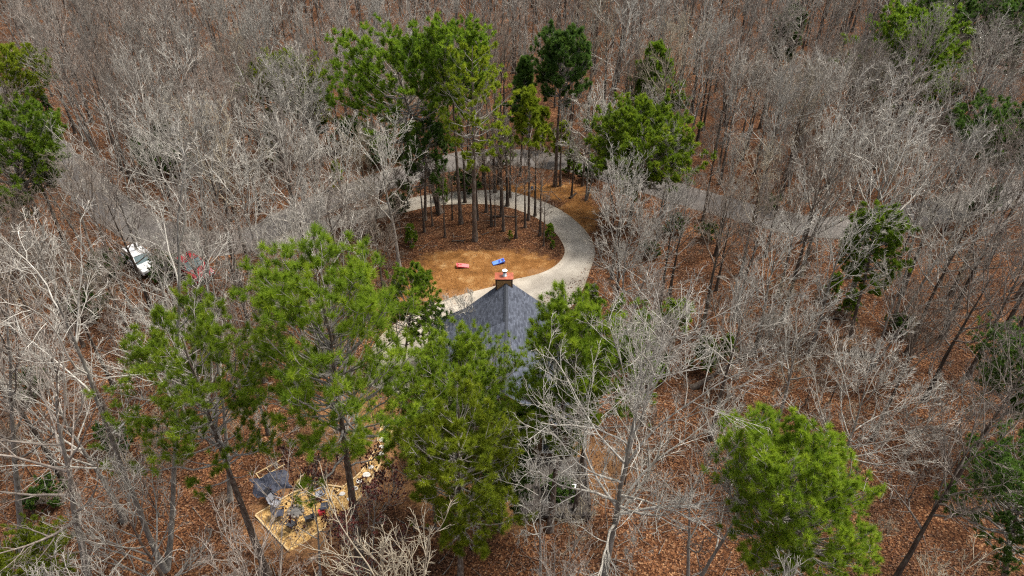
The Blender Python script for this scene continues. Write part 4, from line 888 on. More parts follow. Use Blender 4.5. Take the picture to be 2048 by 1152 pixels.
# ------------------------------------------------------------------ pines: base pixel, top pixel on the photo -> real height at that place
def hero_pine(seed, base, top, R, label, short, **kw):
    b = P(*base); t = PY(top[0], top[1], b[1]); H = float(t[2]); kw.setdefault('lean', (float(t[0] - b[0]), 0.0))
    kw['k'] = kw['k'] + 1; kw['nb'] = int(kw['nb'] * 1.15)
    ms = pine_tree(seed, H, R * 1.04, **kw); PINE_BLOB.append((b[0] + kw['lean'][0] * (1 + kw['cb']) / 2, b[1], H * (1 + kw['cb']) / 2, R, H * (1 - kw['cb']) / 2))
    e = plant_tree("pine_tree", ms, ("trunk", "branches", "crown"), b, 0, 1, label, "pine tree")
    LAND.append((short, b[0] + kw['lean'][0] * 0.8, b[1])); return e
PINE_BLOB = []
B, G_, D, Y_ = 'pine_bright', 'pine_green', 'pine_dark', 'pine_yellow'
PINES = [
 # front
 (1, (722, 1135), (632, 492), 4.2, "largest front pine, broad bright crown of pompom tufts with grey limbs showing", "the largest front pine", dict(cb=0.45, prof='round', nb=60, m=7, k=2, tuft=0.34, needles=42, nw=0.0145, mat=B, r0=0.30, gaps=0.35)),
 (2, (535, 1150), (335, 615), 3.5, "dense green front pine with leaning trunk, left of the largest pine", "the leaning front pine", dict(cb=0.48, prof='round', nb=46, m=7, k=3, tuft=0.27, needles=34, nw=0.014, mat=B, r0=0.25, gaps=0.3)),
 (3, (916, 1010), (908, 700), 3.8, "dense dark-green pine standing before the near end of the grey roof", "the pine before the roof", dict(cb=0.50, prof='round', nb=70, m=7, k=3, tuft=0.27, needles=34, nw=0.015, mat=B, r0=0.24, gaps=0.05)),
 (4, (920, 1165), (925, 800), 2.9, "yellow-green pine in front of the darker pine at bottom centre", "the yellow-green front pine", dict(cb=0.32, prof='narrow', nb=60, m=7, k=3, tuft=0.27, needles=38, nw=0.016, mat=Y_, r0=0.2, gaps=0.2)),
 (5, (1100, 1060), (1142, 585), 2.4, "bright pine leaning over the right side of the house roof", "the pine over the roof", dict(cb=0.40, prof='round', nb=60, m=7, k=3, tuft=0.28, needles=32, nw=0.015, mat=B, r0=0.22, gaps=0.1)),
 (6, (1150, 1030), (1205, 614), 3.3, "wide pine right of the house with its crown touching the roof pine", "the wide pine right of the house", dict(cb=0.48, prof='round', nb=48, m=7, k=4, tuft=0.2, needles=24, nw=0.022, mat=G_, r0=0.2, gaps=0.1)),
 (7, (1545, 1290), (1605, 850), 2.95, "bright dense pine bending to the side at lower right, one rusty tuft", "the bending lower pine", dict(cb=0.34, prof='round', nb=100, m=7, k=3, tuft=0.25, needles=36, nw=0.0135, mat=B, r0=0.26, gaps=0.1, bend=-0.6)),
 (8, (1000, 1060), (1035, 815), 1.9, "dark green pine between the yellow-green front pine and the step ladder", "the dark pine by the ladder", dict(cb=0.35, prof='cone', nb=44, m=7, k=4, tuft=0.2, needles=24, nw=0.02, mat=D, r0=0.16, gaps=0.1)),
 (9, (805, 735), (832, 535), 2.0, "small dark pine beside the lawn, at the edge of the largest pine", "the small lawn pine", dict(cb=0.25, prof='round', nb=40, m=7, k=4, tuft=0.2, needles=22, nw=0.024, mat=G_, r0=0.13, gaps=0.15)),
 (10, (868, 720), (866, 595), 1.2, "thin sparse young pine at the left eave of the house", "the thin pine at the eave", dict(cb=0.3, prof='narrow', nb=22, m=5, k=3, tuft=0.17, needles=20, nw=0.024, mat=D, r0=0.07, gaps=0.4)),
 # middle and far
 (11, (1258, 452), (1292, 212), 5.4, "round-topped bright pine standing alone right of the driveway bend", "the round-topped pine", dict(cb=0.42, prof='round', nb=70, m=8, k=5, tuft=0.34, needles=22, nw=0.05, mat=B, r0=0.22, gaps=0.1)),
 (12, (880, 425), (775, 58), 6.6, "biggest dark pine beyond the loop, wide dome with long side boughs", "the big dome pine", dict(cb=0.50, prof='round', nb=50, m=7, k=4, tuft=0.38, needles=22, nw=0.055, mat=G_, r0=0.32, gaps=0.15)),
 (13, (922, 447), (890, 38), 3.6, "tall pine with small crown peeping over the dome pine", "the tall peeping pine", dict(cb=0.66, prof='round', nb=40, m=8, k=4, tuft=0.3, needles=22, nw=0.045, mat=G_, r0=0.22, gaps=0.1)),
 (14, (950, 481), (942, 78), 3.3, "tall sparse yellow-green pine on the island with a long pale bole", "the tall island pine", dict(cb=0.42, prof='narrow', nb=36, m=6, k=3, tuft=0.3, needles=18, nw=0.04, mat=Y_, r0=0.27, gaps=0.4)),
 (15, (1110, 372), (1126, 54), 2.9, "dark spire pine with round head rising past the road", "the dark spire pine", dict(cb=0.56, prof='round', nb=46, m=8, k=4, tuft=0.34, needles=20, nw=0.05, mat=D, r0=0.24, gaps=0.1)),
 (16, (1040, 352), (1052, 110), 2.3, "small blue-green pine between the island pine and the spire pine", "the small blue-green pine", dict(cb=0.5, prof='cone', nb=40, m=7, k=4, tuft=0.34, needles=18, nw=0.05, mat=D, r0=0.16, gaps=0.1)),
 (17, (1057, 440), (1066, 175), 2.0, "slim yellowish pine with a low crown on the island", "the slim yellowish pine", dict(cb=0.6, prof='cone', nb=34, m=7, k=4, tuft=0.3, needles=18, nw=0.045, mat=Y_, r0=0.16, gaps=0.2)),
 (18, (1325, 300), (1312, 82), 4.0, "green pine behind the white bare trees, right of the spire pine", "the cone-shaped green pine", dict(cb=0.35, prof='cone', nb=56, m=8, k=4, tuft=0.36, needles=18, nw=0.055, mat=G_, r0=0.22, gaps=0.1)),
 (19, (1555, 155), (1592, 8), 2.6, "narrow dark pine alone among grey trees near the skyline", "the narrow skyline pine", dict(cb=0.25, prof='narrow', nb=46, m=7, k=4, tuft=0.4, needles=16, nw=0.07, mat=D, r0=0.2, gaps=0.15)),
 (20, (1795, 272), (1842, 8), 6.6, "largest far pine with layered boughs at the upper right", "the layered far pine", dict(cb=0.22, prof='round', nb=70, m=8, k=5, tuft=0.38, needles=18, nw=0.06, mat=G_, r0=0.3, gaps=0.3)),
 (21, (1880, 215), (1905, -25), 5.5, "far pine right behind the layered pine at the top edge", "the far top-edge pine", dict(cb=0.4, prof='round', nb=54, m=7, k=4, tuft=0.4, needles=16, nw=0.07, mat=D, r0=0.26, gaps=0.2)),
 (22, (2020, 235), (2035, -20), 5.0, "dark pine in the extreme upper right corner", "the corner pine", dict(cb=0.35, prof='round', nb=50, m=7, k=4, tuft=0.4, needles=16, nw=0.07, mat=D, r0=0.26, gaps=0.2)),
 (23, (1990, 420), (2020, 205), 4.8, "dark flat-boughed pine cut by the right edge, halfway up the far wood", "the flat-boughed pine", dict(cb=0.45, prof='flat', nb=46, m=8, k=4, tuft=0.32, needles=18, nw=0.05, mat=D, r0=0.22, gaps=0.2)),
 (24, (10, 320), (12, 95), 4.2, "yellow-green pine at the left edge above the road", "the left roadside pine", dict(cb=0.3, prof='flat', nb=48, m=8, k=4, tuft=0.34, needles=18, nw=0.05, mat=Y_, r0=0.22, gaps=0.2)),
 (25, (20, 520), (26, 215), 4.6, "dark pine at the left edge hanging over the road", "the dark roadside pine", dict(cb=0.35, prof='round', nb=54, m=8, k=4, tuft=0.32, needles=20, nw=0.045, mat=G_, r0=0.24, gaps=0.25)),
 (26, (1700, 672), (1765, 408), 2.1, "slim green pine rising out of bare trees before the far road", "the slim roadside pine", dict(cb=0.4, prof='narrow', nb=48, m=7, k=4, tuft=0.27, needles=20, nw=0.036, mat=G_, r0=0.18, gaps=0.2)),
 (27, (2050, 900), (2072, 665), 3.0, "dark pine cut by the right edge at mid height", "the right edge pine", dict(cb=0.3, prof='round', nb=52, m=8, k=4, tuft=0.2, needles=22, nw=0.024, mat=D, r0=0.2, gaps=0.15)),
 (28, (2005, 1190), (2060, 890), 3.0, "dark pine filling the lower right edge", "the lower right edge pine", dict(cb=0.3, prof='round', nb=58, m=8, k=4, tuft=0.18, needles=24, nw=0.02, mat=D, r0=0.22, gaps=0.15)),
 (29, (610, 318), (568, 105), 4.4, "yellowish pine left of the dome pine", "the yellowish far pine", dict(cb=0.42, prof='round', nb=50, m=8, k=4, tuft=0.32, needles=18, nw=0.05, mat=Y_, r0=0.2, gaps=0.3)),
 (30, (95, 1240), (25, 1085), 2.4, "yellow-green pine top in the bottom left corner", "the bottom corner pine", dict(cb=0.3, prof='round', nb=46, m=7, k=4, tuft=0.16, needles=22, nw=0.018, mat=Y_, r0=0.14, gaps=0.1)),
 (31, (1335, 745), (1350, 595), 1.2, "small bright pine top beside the white-limbed tree", "the small bright pine top", dict(cb=0.62, prof='round', nb=26, m=6, k=4, tuft=0.2, needles=20, nw=0.026, mat=B, r0=0.1, gaps=0.1)),
 (32, (850, 440), (850, 235), 3.2, "bluish drooping pine low beside the island, under the dome pine", "the drooping pine", dict(cb=0.28, prof='round', nb=34, m=7, k=3, tuft=0.32, needles=20, nw=0.045, mat=D, r0=0.2, gaps=0.3, droop=14)),
 (33, (660, 300), (628, 160), 2.6, "short dull green pine tucked under the dome pine's side boughs", "the short dull pine", dict(cb=0.3, prof='cone', nb=40, m=7, k=4, tuft=0.3, needles=18, nw=0.05, mat=D, r0=0.14, gaps=0.2)),
]
for a_ in PINES: hero_pine(a_[0], a_[1], a_[2], a_[3], a_[4], a_[5], **a_[6])
# cedar with redbud by the road
c = P(98, 258); plant_tree("cedar_tree", pine_tree(71, 7.5, 2.0, cb=0.08, prof='cone', nb=60, m=7, k=4, tuft=0.2, needles=16, nw=0.05, mat='pine_dark', r0=0.12), ("trunk", "branches", "crown"), c, 0, 1, "dark conical cedar beside the road bank at far left", "cedar tree"); LAND.append(("the roadside cedar", c[0], c[1]))
c = P(100, 245); tm, cm, _ = bare_tree(72, 4.5, 1.8, 0.3, 8, 20, 55, (5, 4, 3), 0.012, twig='twig_brown', r0=0.06); rgp = np.random.default_rng(9)
bl = tuft_mesh("blossom", np.c_[rgp.normal(0, 1.0, 240), rgp.normal(0, .8, 240), rgp.normal(3.2, .5, 240)], np.tile([0, 0, 1.], (240, 1)), 0.09, 8, 0.06, M['leaf_pink'], rgp)
plant_tree("redbud_tree", (tm, cm, bl), ("trunk", "crown", "blossom"), (c[0], c[1] - 2.2, 0), 0, 1, "small pink-flowering redbud in front of the roadside cedar", "redbud tree")

# ------------------------------------------------------------------ individual bare trees
NB = ("trunk", "crown", "buds")
def hero_bare(seed, base, top, label, short, **kw):
    b = P(*base); t = PY(top[0], top[1], b[1]); H = float(t[2]); kw.setdefault('lean', (float(t[0] - b[0]) * 0.8, 0.0))
    e = plant_tree("bare_tree", bare_tree(seed, H, **kw), NB, b, 0, 1, label, "bare tree")
    LAND.append((short, b[0] + kw['lean'][0] * 0.8, b[1])); BARE.append((b[0], b[1])); return e
BARE = []
hero_bare(101, (1200, 1205), (1285, 665), "white-limbed bare tree with sweeping branches, largest at lower centre right", "the white-limbed tree", R=5.0, fork=0.42, n1=21, low=28, high=72, n=(10, 7, 4), tw=0.0105, r0=0.26, wig=0.10, up=0.09, twig='twig_white', trunk='twig_silver')
hero_bare(102, (332, 1140), (246, 392), "tall pale dead-topped tree with two grey stems at far left", "the pale two-stemmed tree", R=3.9, fork=0.5, n1=13, low=28, high=62, n=(7, 5, 4), tw=0.011, r0=0.26, wig=0.14, up=0.05, stems=2, twig='twig_white', trunk='trunk_grey', t_top=0.97)
hero_bare(103, (185, 1210), (110, 640), "crooked grey tree with broad drooping limbs in the lower left corner", "the crooked corner tree", R=4.3, fork=0.40, n1=15, low=12, high=62, n=(7, 5, 4), tw=0.010, r0=0.26, wig=0.15, up=0.05, twig='twig_mauve', trunk='trunk_grey')
hero_bare(104, (45, 1100), (-10, 480), "tall bare tree at the left edge beside the crooked corner tree", "the left edge tree", R=3.6, fork=0.45, n1=14, low=20, high=66, n=(7, 5, 4), tw=0.010, r0=0.22, wig=0.13, twig='twig_mauve', trunk='trunk_grey')
hero_bare(105, (745, 470), (760, 262), "tan bare tree with a fan-shaped crown left of the island", "the fan-shaped tan tree", R=4.6, fork=0.30, n1=15, low=30, high=70, n=(8, 6, 4), tw=0.017, r0=0.2, wig=0.09, up=0.10, stems=2, twig='twig_tan')
hero_bare(106, (585, 430), (580, 178), "wide whitish bare tree in the pale thicket left of the dome pine", "the wide whitish tree", R=6.0, fork=0.38, n1=17, low=26, high=68, n=(9, 7, 5), tw=0.017, r0=0.22, wig=0.10, stems=2, twig='twig_white', trunk='trunk_grey')
hero_bare(107, (1385, 775), (1600, 640), "leaning grey tree whose dark trunk slants far to the right", "the slanting tree", R=4.6, fork=0.45, n1=15, low=20, high=70, n=(9, 7, 4), tw=0.012, r0=0.22, wig=0.11, twig='twig_silver', trunk='trunk_dark')
hero_bare(108, (1612, 398), (1660, 140), "spreading silver tree with many crossing limbs in the far right thicket", "the spreading silver tree", R=7.0, fork=0.35, n1=18, low=22, high=66, n=(9, 7, 5), tw=0.017, r0=0.24, wig=0.10, stems=2, twig='twig_silver', trunk='trunk_grey')
hero_bare(109, (1722, 292), (1745, 118), "tan bare tree with a round twiggy head among grey ones", "the tan round-headed tree", R=4.9, fork=0.40, n1=15, low=30, high=72, n=(9, 7, 5), tw=0.018, r0=0.2, wig=0.09, twig='twig_tan')
hero_bare(110, (1172, 400), (1180, 205), "white multi-limbed bare tree touching the left side of the round-topped pine", "the white multi-limbed tree", R=4.0, fork=0.35, n1=14, low=22, high=66, n=(8, 6, 5), tw=0.017, r0=0.19, wig=0.11, stems=2, twig='twig_white', trunk='trunk_grey')
hero_bare(111, (1235, 640), (1235, 395), "pale bare tree at the outer edge of the driveway bend", "the pale tree at the drive bend", R=3.6, fork=0.36, n1=14, low=28, high=66, n=(8, 6, 4), tw=0.014, r0=0.17, wig=0.11, twig='twig_silver', trunk='trunk_dark')
hero_bare(112, (1660, 1010), (1735, 715), "pale many-branched tree above the bending lower pine", "the many-branched pale tree", R=4.4, fork=0.40, n1=15, low=24, high=66, n=(9, 7, 4), tw=0.012, r0=0.17, wig=0.12, twig='twig_silver', trunk='trunk_grey')
hero_bare(113, (735, 1180), (700, 945), "low red-budded tree in front of the mulch yard", "the red-budded tree", R=2.7, fork=0.20, n1=13, low=30, high=66, n=(7, 5, 4), tw=0.008, r0=0.10, wig=0.11, stems=3, twig='twig_silver', trunk='trunk_grey', buds=1300)
hero_bare(114, (640, 1150), (628, 920), "second red-budded tree, thinner, over the fire ring", "the thin red-budded tree", R=1.9, fork=0.35, n1=9, low=35, high=68, n=(5, 4, 3), tw=0.008, r0=0.09, wig=0.11, twig='twig_silver', trunk='trunk_grey', buds=380)
hero_bare(115, (1080, 1170), (1085, 850), "small whitish tree standing before the step ladder", "the small whitish tree", R=2.2, fork=0.42, n1=11, low=25, high=66, n=(7, 5, 3), tw=0.009, r0=0.11, wig=0.14, twig='twig_white', trunk='trunk_grey')
hero_bare(116, (893, 705), (955, 608), "slender whitish tree with branches across the left roof slope", "the tree across the roof", R=1.9, fork=0.3, n1=11, low=25, high=60, n=(7, 6, 4), tw=0.012, r0=0.08, wig=0.10, twig='twig_white', trunk='trunk_grey')
hero_bare(117, (955, 925), (985, 735), "fine-twigged brown tree before the lower end of the roof ridge", "the fine-twigged roof tree", R=1.8, fork=0.45, n1=11, low=35, high=68, n=(7, 6, 4), tw=0.009, r0=0.09, wig=0.10, twig='twig_mauve', trunk='trunk_grey')
hero_bare(118, (1455, 1020), (1500, 900), "short dark leaning trunk left of the bending lower pine", "the short leaning trunk", R=1.5, fork=0.6, n1=8, low=20, high=60, n=(5, 4, 3), tw=0.009, r0=0.15, wig=0.12, twig='twig_brown', lean=(3.2, 0))
hero_bare(119, (460, 1000), (430, 450), "grey tree rising behind the leaning front pine", "the grey tree behind the leaning pine", R=3.2, fork=0.5, n1=12, low=28, high=66, n=(7, 6, 4), tw=0.011, r0=0.17, wig=0.12, twig='twig_silver', trunk='trunk_grey')
# island and drive-side boles: tall thin trunks, small high crowns
BOLES = [(849, 464, 8.5), (865, 452, 7), (973, 424, 11), (983, 452, 9), (1003, 433, 12), (1007, 462, 10.5), (1032, 476, 9.5), (1080, 471, 9.5), (1087, 492, 6.5), (967, 368, 12), (997, 368, 11), (1137, 343, 13), (1143, 395, 8.5), (948, 425, 7), (990, 452, 6), (905, 440, 6.5), (1020, 395, 10), (937, 372, 11), (1165, 372, 9), (1058, 360, 10), (878, 430, 9), (890, 474, 8), (955, 440, 10), (1015, 412, 12), (1050, 455, 9), (930, 405, 11), (1120, 372, 10), (990, 385, 12), (1070, 432, 10)]
bole_p = [bare_tree(300 + i, 10, 1.5, 0.62, 9, 30, 66, (5, 4, 3), 0.013, r0=0.165, wig=0.10, twig='twig_brown' if i % 2 else 'twig_mauve', trunk='trunk_dark') for i in range(4)]
bole_src = []
def put_bare(src, loc, rz, sc, label, group, name="bare_tree"):
    o = copy_tree(src); o.location = loc; o.rotation_euler = (0, 0, rz); o.scale = (sc,) * 3; tag(o, label, "bare tree", group); return o
POS = ["leaning", "straight", "forked", "slim"]
ORD = ["nearest", "second", "third", "fourth", "fifth", "sixth", "seventh", "eighth", "ninth", "tenth", "eleventh", "twelfth"]
bole_items = []
for k, (x, y, h) in enumerate(BOLES):
    b = P(x, y); i = k % 4
    if k < 4: e = plant_tree("bare_tree", bole_p[i], NB, b, k * 1.3, h / 10, "x", "bare tree"); bole_src.append(e)
    else: e = put_bare(bole_src[i], b, k * 1.3, h / 10, "x", None)
    bole_items.append((e, b)); BARE.append((b[0], b[1]))

# ------------------------------------------------------------------ the wood: copies of a dozen kinds, each tree its own object
KINDS = []
spec = [('twig_silver', 'trunk_dark', 3.3, .52, 14, 38, 74, 1, 'silver-grey', 'oval-crowned'), ('twig_mauve', 'trunk_dark', 2.7, .58, 12, 42, 76, 1, 'brownish-grey', 'narrow'),
        ('twig_silver', 'trunk_grey', 3.9, .46, 15, 30, 70, 2, 'silver-grey', 'twin-stemmed'), ('twig_tan', 'trunk_dark', 3.3, .50, 13, 38, 74, 1, 'tan', 'oval-crowned'),
        ('twig_mauve', 'trunk_dark', 3.4, .50, 13, 34, 72, 1, 'brownish-grey', 'oval-crowned'), ('twig_white', 'trunk_grey', 3.6, .46, 14, 32, 70, 1, 'whitish', 'spreading'),
        ('twig_silver', 'trunk_dark', 2.5, .60, 11, 44, 76, 1, 'silver-grey', 'narrow'), ('twig_brown', 'trunk_dark', 2.9, .56, 12, 38, 72, 1, 'brown', 'oval-crowned'),
        ('twig_mauve', 'trunk_dark', 4.0, .46, 14, 26, 68, 1, 'brownish-grey', 'spreading'), ('twig_white', 'trunk_grey', 4.0, .42, 15, 28, 68, 2, 'whitish', 'many-stemmed')]
protos = []
for i, (tw, tk, R, fk, n1, lo, hi, st, colr, form) in enumerate(spec):
    protos.append(bare_tree(500 + i, 15.0, R, fk, n1, lo, hi, (7, 5, 3), 0.0122, r0=0.21, wig=0.11, stems=st, twig=tw, trunk=tk))
CLEAR = [(820, 395), (1120, 385), (1195, 470), (1200, 560), (1130, 660), (1060, 720), (880, 720), (800, 640), (740, 800), (720, 780), (800, 560)]
CLEAR3 = [(20, 225), (110, 250), (190, 330), (290, 430), (230, 460), (110, 400), (30, 300)]
CLEAR4 = [(225, 470), (330, 450), (460, 500), (440, 570), (300, 570), (240, 540)]
CLEAR2 = [(505, 915), (660, 950), (760, 850), (800, 850), (720, 1010), (600, 1110), (500, 1040)]
house_rect = [(-8.0, 29.5), (6.2, 29.5), (6.2, 45.5), (-8.0, 45.5)]
pitpoly = [tuple(q) for q in pl]
dr_mid = (di + do) / 2
rnd = random.Random(11)
cand = []
pts_all = [p for p in BARE] + [tuple(P(*a_[1])[:2]) for a_ in PINES]
def free(x, y, md, pts):
    return all((x - a) ** 2 + (y - b2) ** 2 > md * md for a, b2 in pts)
near_pts, far_pts = list(pts_all), []
tries = 0
def crown_hits(x, y, H, R, poly):
    for zz in (0.55 * H, 0.75 * H, 0.95 * H):
        for dx in (-R * .7, 0, R * .7):
            u, v = proj((x + dx, y, zz))
            if in_poly(u, v, poly): return True
    return False
while len(cand) < 275 and tries < 90000:
    tries += 1
    y = 13 + (90 - 13) * rnd.random() ** 0.75; w = 0.74 * math.hypot(y, 38) * 1.0 + 3; x = rnd.uniform(-w, w)
    H = rnd.uniform(10.5, 17.5) if y > 30 else rnd.uniform(12, 18)
    md = (4.7 if y < 40 else 3.5) + 0.9 * rnd.random() - (0.6 if y > 65 else 0)
    if not free(x, y, md, near_pts): continue
    u, v = proj((x, y, 0)); u2, v2 = proj((x, y, H))
    if v2 > 1190 or not (-130 < u < 2180): continue
    if in_poly(x, y, house_rect) or in_poly(x, y, [tuple(q) for q in ISLAND]) or in_poly(x, y, pitpoly): continue
    if dist_line((x, y), dr_mid) < 3.3 or dist_line((x, y), di) < 1.5 or dist_line((x, y), do) < 1.5 or dist_line((x, y), road_c) < 3.1: continue
    if in_poly(u, v, CLEAR) or in_poly(u, v, CLEAR2): continue
    if crown_hits(x, y, H, 3.2 * H / 15, CLEAR) or (crown_hits(x, y, H, 3.0 * H / 15, CLEAR2) and rnd.random() < 0.9): continue
    if crown_hits(x, y, H, 3.0 * H / 15, CLEAR3) and rnd.random() < 0.88: continue
    if crown_hits(x, y, H, 3.0 * H / 15, CLEAR4) and rnd.random() < 0.85: continue
    # keep the big front crowns readable: few bare crowns right before them
    if y < 34 and any(crown_hits(x, y, H, 2.2, q) for q in ([(480, 440), (720, 430), (860, 540), (840, 700), (640, 860), (250, 920), (200, 760), (300, 620)], [(800, 690), (1040, 690), (1040, 1080), (800, 1080)], [(1480, 840), (1620, 840), (1760, 1000), (1720, 1120), (1500, 1000)], [(1060, 680), (1440, 640), (1440, 960), (1080, 1000)])):
        if rnd.random() < 0.93: continue
    blk = False
    for (bx, by, bz, br, bh) in PINE_BLOB:
        if y >= by - 0.5: continue
        cu, cv = proj((bx, by, bz)); ru = abs(proj((bx + br, by, bz))[0] - cu); rv = abs(proj((bx, by, bz + bh))[1] - cv)
        for zz in (0.55 * H, 0.75 * H, 0.95 * H):
            for dx in (-3.6, -1.8, 0, 1.8, 3.6):
                q_ = proj((x + dx * H / 15, y, zz))
                if ((q_[0] - cu) / ru) ** 2 + ((q_[1] - cv) / rv) ** 2 < 0.9: blk = True
    if blk and rnd.random() < 0.96: continue
    near_pts.append((x, y)); cand.append((x, y, H))
src = [None] * len(spec); wood_items = []
for (x, y, H) in cand:
    u, v = proj((x, y, H * 0.7))
    # whitish kinds favoured mid-frame, browner outside: edge darkening put into twig colour
    mid = 22 < y < 68 and 300 < u < 1800; wts = [1.2, 1.2, 1.1, .5, 1.0, 1.4, 1.0, .6, .8, 1.3] if mid else [1.3, 1.2, .8, .6, 1.2, .3, .8, 1.0, 1.4, .2]
    i = rnd.choices(range(len(spec)), wts)[0]; sc = H / 15.0; rz = rnd.random() * 6.28
    if src[i] is None:
        e = plant_tree("bare_tree", protos[i], NB, (x, y, 0), rz, sc, "x", "bare tree"); src[i] = e
    else: e = put_bare(src[i], (x, y, 0), rz, sc, "x", None)
    wood_items.append((e, x, y, H, i))
for i in range(len(spec)):
    if src[i] is None:
        src[i] = plant_tree("bare_tree", protos[i], NB, (-40 + 7 * i, 88, 0), 0, 1, "x", "bare tree"); wood_items.append((src[i], -40 + 7 * i, 88, 15, i))

# far wood past the individuals: one mass
fv = []; 
for _ in range(14000):
    y = 86 + (215 - 86) * rnd.random(); w = 0.76 * math.hypot(y, 30) + 6; x = rnd.uniform(-w, w)
    if not free(x, y, 4.5, far_pts) or not free(x, y, 3.6, near_pts) or dist_line((x, y), road_c) < 4.5: continue
    far_pts.append((x, y)); fv.append((x, y, 0))
fw = bpy.data.meshes.new("far_wood"); fw.from_pydata(fv, [], [])
nf = len(fv); rgf = np.random.default_rng(21)
for nm, vals in (("kind_id", rgf.integers(0, 6, nf).astype(float)), ("turn", rgf.uniform(0, 6.28, nf)), ("size", rgf.uniform(0.8, 1.3, nf))):
    a_ = fw.attributes.new(nm, 'FLOAT', 'POINT'); a_.data.foreach_set("value", vals.astype(np.float32))
fwo = link("far_wood", fw); tag(fwo, "mass of grey-brown bare treetops filling the far wood up to the top edge", "woods", kind="stuff")
ng = bpy.data.node_groups.new("far_wood_growth", 'GeometryNodeTree')
ng.interface.new_socket("Geometry", in_out='INPUT', socket_type='NodeSocketGeometry'); ng.interface.new_socket("Geometry", in_out='OUTPUT', socket_type='NodeSocketGeometry')
gi = ng.nodes.new("NodeGroupInput"); go = ng.nodes.new("NodeGroupOutput"); jn = ng.nodes.new("GeometryNodeJoinGeometry")
def nattr(nm):
    q = ng.nodes.new("GeometryNodeInputNamedAttribute"); q.data_type = 'FLOAT'; q.inputs[0].default_value = nm; return q.outputs[0]
kd, tu, sz = nattr("kind_id"), nattr("turn"), nattr("size")
cxyz = ng.nodes.new("ShaderNodeCombineXYZ"); ng.links.new(tu, cxyz.inputs[2])
for j, pi_ in enumerate((0, 8, 2, 4, 6, 7)):
    cmp_ = ng.nodes.new("FunctionNodeCompare"); cmp_.data_type = 'FLOAT'; cmp_.operation = 'EQUAL'; cmp_.inputs[1].default_value = j; cmp_.inputs["Epsilon"].default_value = 0.1; ng.links.new(kd, cmp_.inputs[0])
    for ch in src[pi_].children:
        oi = ng.nodes.new("GeometryNodeObjectInfo"); oi.transform_space = 'ORIGINAL'; oi.inputs[0].default_value = ch; oi.inputs[1].default_value = True
        ip = ng.nodes.new("GeometryNodeInstanceOnPoints"); ng.links.new(gi.outputs[0], ip.inputs["Points"]); ng.links.new(cmp_.outputs[0], ip.inputs["Selection"]); ng.links.new(oi.outputs["Geometry"], ip.inputs["Instance"])
        ng.links.new(cxyz.outputs[0], ip.inputs["Rotation"]); ng.links.new(sz, ip.inputs["Scale"]); ng.links.new(ip.outputs[0], jn.inputs[0])
ng.links.new(jn.outputs[0], go.inputs[0])
fwo.modifiers.new("growth", 'NODES').node_group = ng

# ------------------------------------------------------------------ saplings and evergreen bushes under the trees
sap_p = [bare_tree(700 + i, 5.0, 1.3, 0.22, 10, 35, 70, (5, 4, 3), 0.011, r0=0.045, wig=0.12, stems=1 + i % 2, twig=('twig_mauve', 'twig_silver', 'twig_brown', 'twig_tan')[i], trunk='trunk_grey' if i % 2 else 'trunk_dark') for i in range(4)]
sap_src = [None] * 4; sap_items = []; sp_pts = list(near_pts)
for _ in range(9000):
    if len(sap_items) >= 170: break
    y = 14 + 66 * rnd.random() ** 0.8; w = 0.72 * math.hypot(y, 38); x = rnd.uniform(-w, w)
    u, v = proj((x, y, 2))
    if not (0 < u < 2048 and 0 < v < 1150) or in_poly(u, v, CLEAR) or in_poly(u, v, CLEAR2) or not free(x, y, 1.7, sp_pts): continue
    if in_poly(x, y, house_rect) or in_poly(x, y, pitpoly) or dist_line((x, y), di) < 2.2 or dist_line((x, y), do) < 2.2 or dist_line((x, y), road_c) < 3.6 or in_poly(x, y, [tuple(q) for q in ISLAND]): continue
    i = rnd.randrange(4); sc = rnd.uniform(0.5, 1.4); sp_pts.append((x, y))
    if sap_src[i] is None: e = plant_tree("sapling", sap_p[i], NB, (x, y, 0), rnd.random() * 6, sc, "x", "sapling"); sap_src[i] = e
    else: e = put_bare(sap_src[i], (x, y, 0), rnd.random() * 6, sc, "x", None); e["category"] = "sapling"
    sap_items.append((e, x, y, sc))
bush_p = [pine_tree(800, 3.2, 1.1, cb=0.1, prof='cone', nb=26, m=6, k=3, tuft=0.2, needles=16, nw=0.03, mat='pine_green', r0=0.04, gaps=.3),
          pine_tree(801, 2.6, 1.3, cb=0.05, prof='round', nb=26, m=6, k=3, tuft=0.16, needles=14, nw=0.06, mat='pine_dark', r0=0.04, gaps=.3),
          pine_tree(802, 4.0, 1.2, cb=0.2, prof='cone', nb=28, m=6, k=3, tuft=0.22, needles=16, nw=0.03, mat='pine_yellow', r0=0.05, gaps=.35)]
